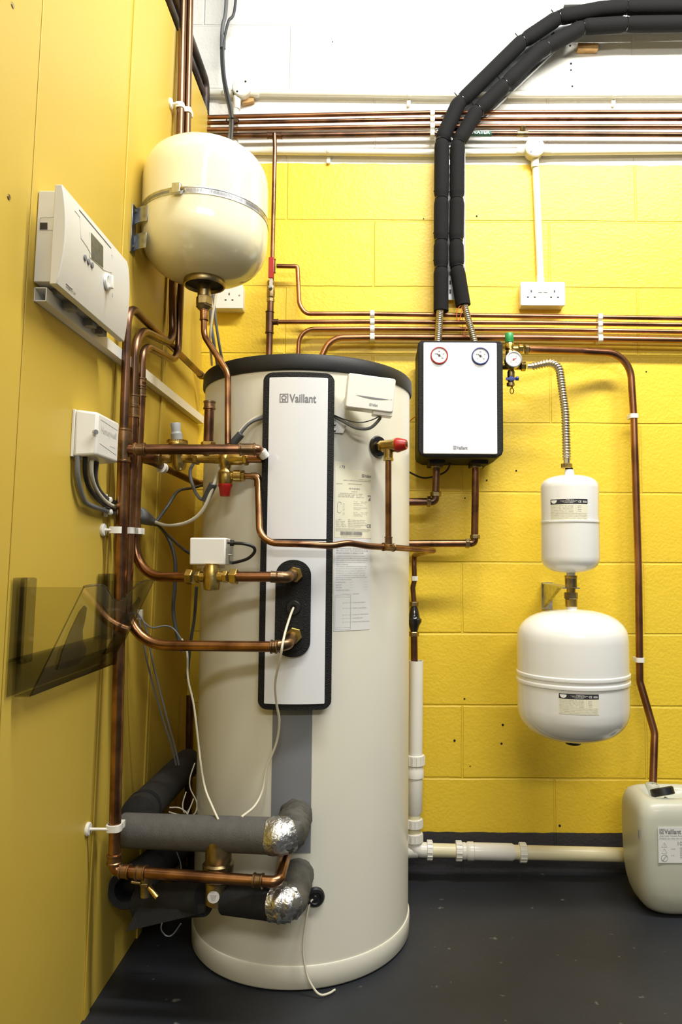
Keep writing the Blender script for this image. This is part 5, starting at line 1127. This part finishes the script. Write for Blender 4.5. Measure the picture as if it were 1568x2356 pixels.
cable('white_cable', 'cream cable coming down behind the vessel past the single socket', [(500, 660, 2.10), (488, 730, 2.10), (483, 780, 2.12), (487, 840, 2.2)], .0038, 'cable_white')
cable('grey_cable', 'grey cable coming down behind the vessel, left of its neighbour', [(485, 660, 2.12), (484, 730, 2.12), (492, 790, 2.14), (500, 840, 2.2)], .0050, 'cable_grey')
cable('grey_cable', 'grey cable coming down beside the single socket onto the tank lid', [(490, 660, 2.14), (494, 720, 2.14), (502, 780, 2.16), (511, 830, 2.2)], .0042, 'cable_grey')
# ------------------------------------------------------------------ document holder
dh = thing('document_holder', N(30, 1600, 0), 'smoked see-through document holder fixed low on the left boards', 'document holder')
d0 = pf(24, 1450, .004)[0]; d1 = pf(243, 1350, .004)[0]; dzt = pf(24, 1330, .004)[1]; dzb = pf(28, 1600, .004)[1]
mb = MB(); boxf(mb, PF, d0, d0+.045, dzb+.055, dzt, .003, .005); boxf(mb, PF, d1-.045, d1+.02, dzb+.055, dzt, .003, .005); boxf(mb, PF, d0, d1+.02, dzb, dzb+.06, .003, .005); mb.build('back_plate', 'smoke2', dh, bevel=.0008)
mb = MB()
boxf(mb, PF, d0+.018, d0+.045, dzb+.05, dzt, .005, .022); mb.build('mounting_rib', 'smoke2', dh, bevel=.004, seg=3); mb = MB(); boxf(mb, PF, d1-.018, d1+.008, dzb+.05, dzt, .005, .022); mb.build('mounting_rib', 'smoke2', dh, bevel=.004, seg=3)
# front pocket
fb0 = pf(76, 1598, .030); ft0 = pf(180, 1352, .105); fbr = pf(262, 1528, .028); ftr = pf(345, 1337, .105)
uL = (fb0[0]+ft0[0])/2; uR = (fbr[0]+ftr[0])/2; zB_, zT_ = fb0[1], (ft0[1]+ftr[1])/2
def DP(a, b, n=0): # a along, b up the slanted face
    n_ = .030+.078*b; return PF(uL+(uR-uL)*a, zB_+(zT_-zB_)*b, n_+n)
def dpx(px, py):                          # where a sight line meets the slanted pocket front
    o0, ex_, ey_ = DP(0, 0), DP(1, 0)-DP(0, 0), DP(0, 1)-DP(0, 0); nn = ex_.cross(ey_)
    c0 = Vector((0, 0, H)); d_ = ray(px, py); p = c0+d_*((o0-c0).dot(nn)/d_.dot(nn))-o0
    g11, g12, g22 = ex_.dot(ex_), ex_.dot(ey_), ey_.dot(ey_); p1, p2 = p.dot(ex_), p.dot(ey_); dt = g11*g22-g12*g12
    return (p1*g22-p2*g12)/dt, (p2*g11-p1*g12)/dt
prof = [dpx(*q) for q in ((180, 1351), (190, 1349), (205, 1347), (222, 1346), (232, 1350), (240, 1362), (248, 1376), (258, 1384), (270, 1382), (282, 1371), (295, 1357), (307, 1346), (318, 1338), (332, 1335), (348, 1335))]
prof = sorted(prof); pa0, pa1 = prof[0][0], prof[-1][0]; prof = [((a-pa0)/(pa1-pa0), b) for a, b in prof]
def topat(a):
    for (a0, b0), (a1_, b1_) in zip(prof, prof[1:]):
        if a <= a1_+1e-9: return b0+(b1_-b0)*(a-a0)/(a1_-a0)
    return prof[-1][1]
def slab(mb, f, xs, lo, hi, t0, t1):
    vs_, fs = [], []
    for x in xs: vs_ += [f(x, lo(x), t0), f(x, hi(x), t0), f(x, hi(x), t1), f(x, lo(x), t1)]
    for i in range(len(xs)-1):
        for k in range(4): fs.append((i*4+k, i*4+(k+1) % 4, i*4+4+(k+1) % 4, i*4+4+k))
    e = (len(xs)-1)*4; fs += [(0, 1, 2, 3), (e+3, e+2, e+1, e)]; mb.add(vs_, fs)
xs = [k/40 for k in range(41)]
mb = MB(); slab(mb, DP, xs, lambda a: 0.0, topat, 0, .002); mb.build('pocket_front', 'smoke', dh)
mb = MB(); tube(mb, [DP(x, topat(x), .001) for x in xs], .0020, 8); tube(mb, [DP(0, b/10*prof[0][1], .001) for b in range(11)], .0012, 8); tube(mb, [DP(1, b/10*prof[-1][1], .001) for b in range(11)], .0012, 8); tube(mb, [DP(x, 0, .001) for x in xs], .0014, 8); mb.build('pocket_rim', 'smoke2', dh)
bt = [dpx(*q)[1] for q in ((110, 1535), (207, 1503))]
mb = MB(); slab(mb, DP, xs, lambda a: 0.0, lambda a: .5*(bt[0]+bt[1]), .0022, .0034); mb.build('pocket_band', 'smoke2', dh)
for tear in ([(124, 1542), (135, 1500), (155, 1450), (175, 1408), (187, 1393), (192, 1399), (188, 1425), (182, 1450), (183, 1475), (191, 1492), (188, 1510), (172, 1528), (150, 1537)],
             [(232, 1506), (243, 1485), (259, 1462), (276, 1434), (299, 1393), (313, 1373), (318, 1378), (308, 1407), (292, 1436), (279, 1475), (264, 1494), (250, 1501)]):
    mb = MB(); q = [dpx(*p) for p in tear]; k_ = len(q)
    cq = (sum(p[0] for p in q)/k_, sum(p[1] for p in q)/k_)
    mb.add([DP(a, b, .0062) for a, b in q]+[DP(a, b, .0040) for a, b in q], [tuple(range(k_)), tuple(range(2*k_-1, k_-1, -1))]+[(k, (k+1) % k_, k_+(k+1) % k_, k_+k) for k in range(k_)])
    mb.build('pocket_grip', 'smoke3', dh)
mb = MB(); tk_ = .002
for a, s_ in ((0, 1), (1, -1)):
    mb = MB(); tri = [DP(a, 0), DP(a, 1.0), PF(uL+(uR-uL)*a, zT_-.0, .005), PF(uL+(uR-uL)*a, zB_, .005)]; e = Yv*tk_*s_
    mb.add(tri+[q+e for q in tri], [(0, 1, 2, 3), (7, 6, 5, 4), (0, 4, 5, 1), (1, 5, 6, 2), (2, 6, 7, 3), (3, 7, 4, 0)]); mb.build('pocket_side', 'smoke', dh)
mb = MB(); q = [PF(uL, zB_, .005), PF(uR, zB_, .005), DP(1, 0), DP(0, 0)]; mb.add(q+[p-Z*.002 for p in q], [(0, 1, 2, 3), (7, 6, 5, 4), (0, 4, 5, 1), (1, 5, 6, 2), (2, 6, 7, 3), (3, 7, 4, 0)]); mb.build('pocket_floor', 'smoke2', dh)
# ------------------------------------------------------------------ foam clad pipes bottom left
gp = thing('lagged_pipe', V(480, 1950, 1.55), 'long grey foam lagged pipe crossing in front of the tank with a foil taped bend', 'pipe')
g0p, g1p = V(285, 1910, 1.63), V(628, 1923, 1.545)
e2 = V(657, 1924, 1.535); e3 = T(668, 1845, -.005)
mb = MB(); tube(mb, fillet([g0p, g1p], .02), .0365, 32); mb.build('foam_lagging', 'foam_grey', gp, ang=60)
def bumpy(pts, r, n, amp, seed, name, m, parent, label=None):
    random.seed(seed); Q = [pts[0]]
    for a, b_ in zip(pts, pts[1:]):
        L = (b_-a).length; k = max(1, int(L/.006))
        for i in range(1, k+1): Q.append(a.lerp(b_, i/k))
    R_ = [r*(1+amp*random.uniform(-1, 1)) for _ in Q]; mb = MB(); tube(mb, Q, r, n, radii=R_); 
    for v in mb.v: v += Vector((random.uniform(-1, 1), random.uniform(-1, 1), random.uniform(-1, 1)))*amp*.045
    return mb.build(name, m, parent, ang=60, label=label)
elb = fillet([g1p, e2, Vector((e2.x-.004, 1.62, e2.z+.0)), e3], [.034, .03])
bumpy(fillet([g1p, e2+X*.006, Vector((e2.x+.008, 1.66, e2.z))], .034), .0355, 24, .06, 3, 'bend_lagging', 'foam_brown', gp)
fo_ = fillet([g1p-dirn(g0p, g1p)*.004, e2+X*.002, Vector((e2.x+.004, 1.575, e2.z))], .034)
bumpy(fo_[:8], .0378, 28, .035, 5, 'foil_tape', 'foil', gp, 'crinkled silver foil tape')
gp2 = thing('lagged_pipe', V(600, 2080, 1.52), 'lower black foam lagged pipe with foil taped bend entering the tank near its foot', 'pipe')
h0, h1 = V(520, 2062, 1.575), V(632, 2076, 1.54); h2 = V(657, 2079, 1.53)
mb = MB(); tube(mb, [h0, h1], .036, 28); mb.build('foam_lagging', 'foam_dark', gp2, ang=60)
bumpy(fillet([h1, h2+X*.008, Vector((h2.x+.010, 1.67, h2.z+.004))], .034), .036, 24, .03, 8, 'bend_lagging', 'foam_brown', gp2)
fo2 = fillet([h1, h2+X*.004, Vector((h2.x+.006, 1.58, h2.z))], .034); bumpy(fo2[:9], .0385, 28, .05, 9, 'foil_tape', 'foil', gp2, 'crinkled silver foil tape')
# brass body between
br = thing('brass_circulator_valve', V(498, 2080, 1.58), 'brass valve body with a round white sticker between the lower foam sleeves', 'valve')
vc2 = V(500, 2080, 1.565); sc_ = 1.565/F
mb = MB(); lathe(mb, [(.020, 0), (.0255, .004), (.0255, 90*sc_*.55), (.031, 90*sc_*.6), (.033, 82*sc_), (.033, 88*sc_), (.028, 92*sc_), (.027, 140*sc_)], vc2, Z, 32); mb.build('body', 'brass_dull', br, ang=45)
mb = MB(); fq = frame(Vector((vc2.x-.003, vc2.y-.0262, vc2.z+.026)), X, Z, -Yv); lathe(mb, [(.0125, 0), (.0125, .0008), (.0001, .0008)], fq(0, 0, 0), -Yv, 24); stk = mb.build('round_sticker', 'paper_white', br)
mb = MB(); [strip(mb, fq, -.007+.001*k, .007-.001*k, .003-.003*k, .0042-.003*k, .0012) for k in range(4)]; mb.build('sticker_print', 'ink_light', stk)
dk = thing('lagged_pipe', V(400, 2100, 1.62), 'black foam sleeve with a cut open end left of the brass body', 'pipe')
mb = MB(); tube(mb, [V(325, 2078, 1.66), V(470, 2066, 1.595)], .036, 28); mb.build('foam_lagging', 'foam_dark', dk, ang=60)
mb = MB(); a_ = V(328, 2085, 1.63); q = [V(318, 2085, 1.62), V(473, 2080, 1.565), V(470, 2100, 1.565), V(290, 2143, 1.60), V(305, 2112, 1.60)]
mb.add(q+[p+Yv*.012 for p in q], [(0, 1, 2, 3, 4), (9, 8, 7, 6, 5)]+[(k, (k+1) % 5, 5+(k+1) % 5, 5+k) for k in range(5)]); mb.build('cut_flap', 'foam_dark', dk)
b3 = thing('lagged_pipe', V(290, 2085, 1.7), 'black foam sleeve running back along the boards with its dark open end facing forward', 'pipe')
a_, b_ = V(288, 2048, 1.665), V(425, 1930, 2.14)
mb = MB(); L = (b_-a_).length; lathe(mb, [(.024, .06), (.026, .002), (.040, 0), (.042, .004), (.042, L)], a_, dirn(a_, b_), 36); mb.build('foam_lagging', 'foam_dark', b3, ang=60)
mb = MB(); cyl(mb, a_+dirn(a_, b_)*.05, dirn(a_, b_), .024, .01, 20); mb.build('dark_core', 'black', b3)
b4 = thing('lagged_pipe', V(310, 1900, 1.68), 'dark grey foam lagged pipe running back along the boards above the long grey one', 'pipe')
a_, b_ = V(318, 1872, 1.69), V(432, 1755, 2.14)
mb = MB(); tube(mb, fillet([V(345, 1915, 1.66) if False else a_, b_], .02), .040, 32); mb.build('foam_lagging', 'foam_mid', b4, ang=60)
mb = MB(); L = .02; lathe(mb, [(.041, 0), (.042, .004), (.042, .014), (.041, .018)], a_+dirn(a_, b_)*.03, dirn(a_, b_), 32); mb.build('tape_band', 'foam_dark', b4)
# dark pipe going down in the back corner
wallpipe('corner_pipe', 'dark vertical pipe in the shadowed back corner left of the tank', [V(437, 1600, 2.2), V(430, 1990, 2.2)], .011, 'copper_dark')
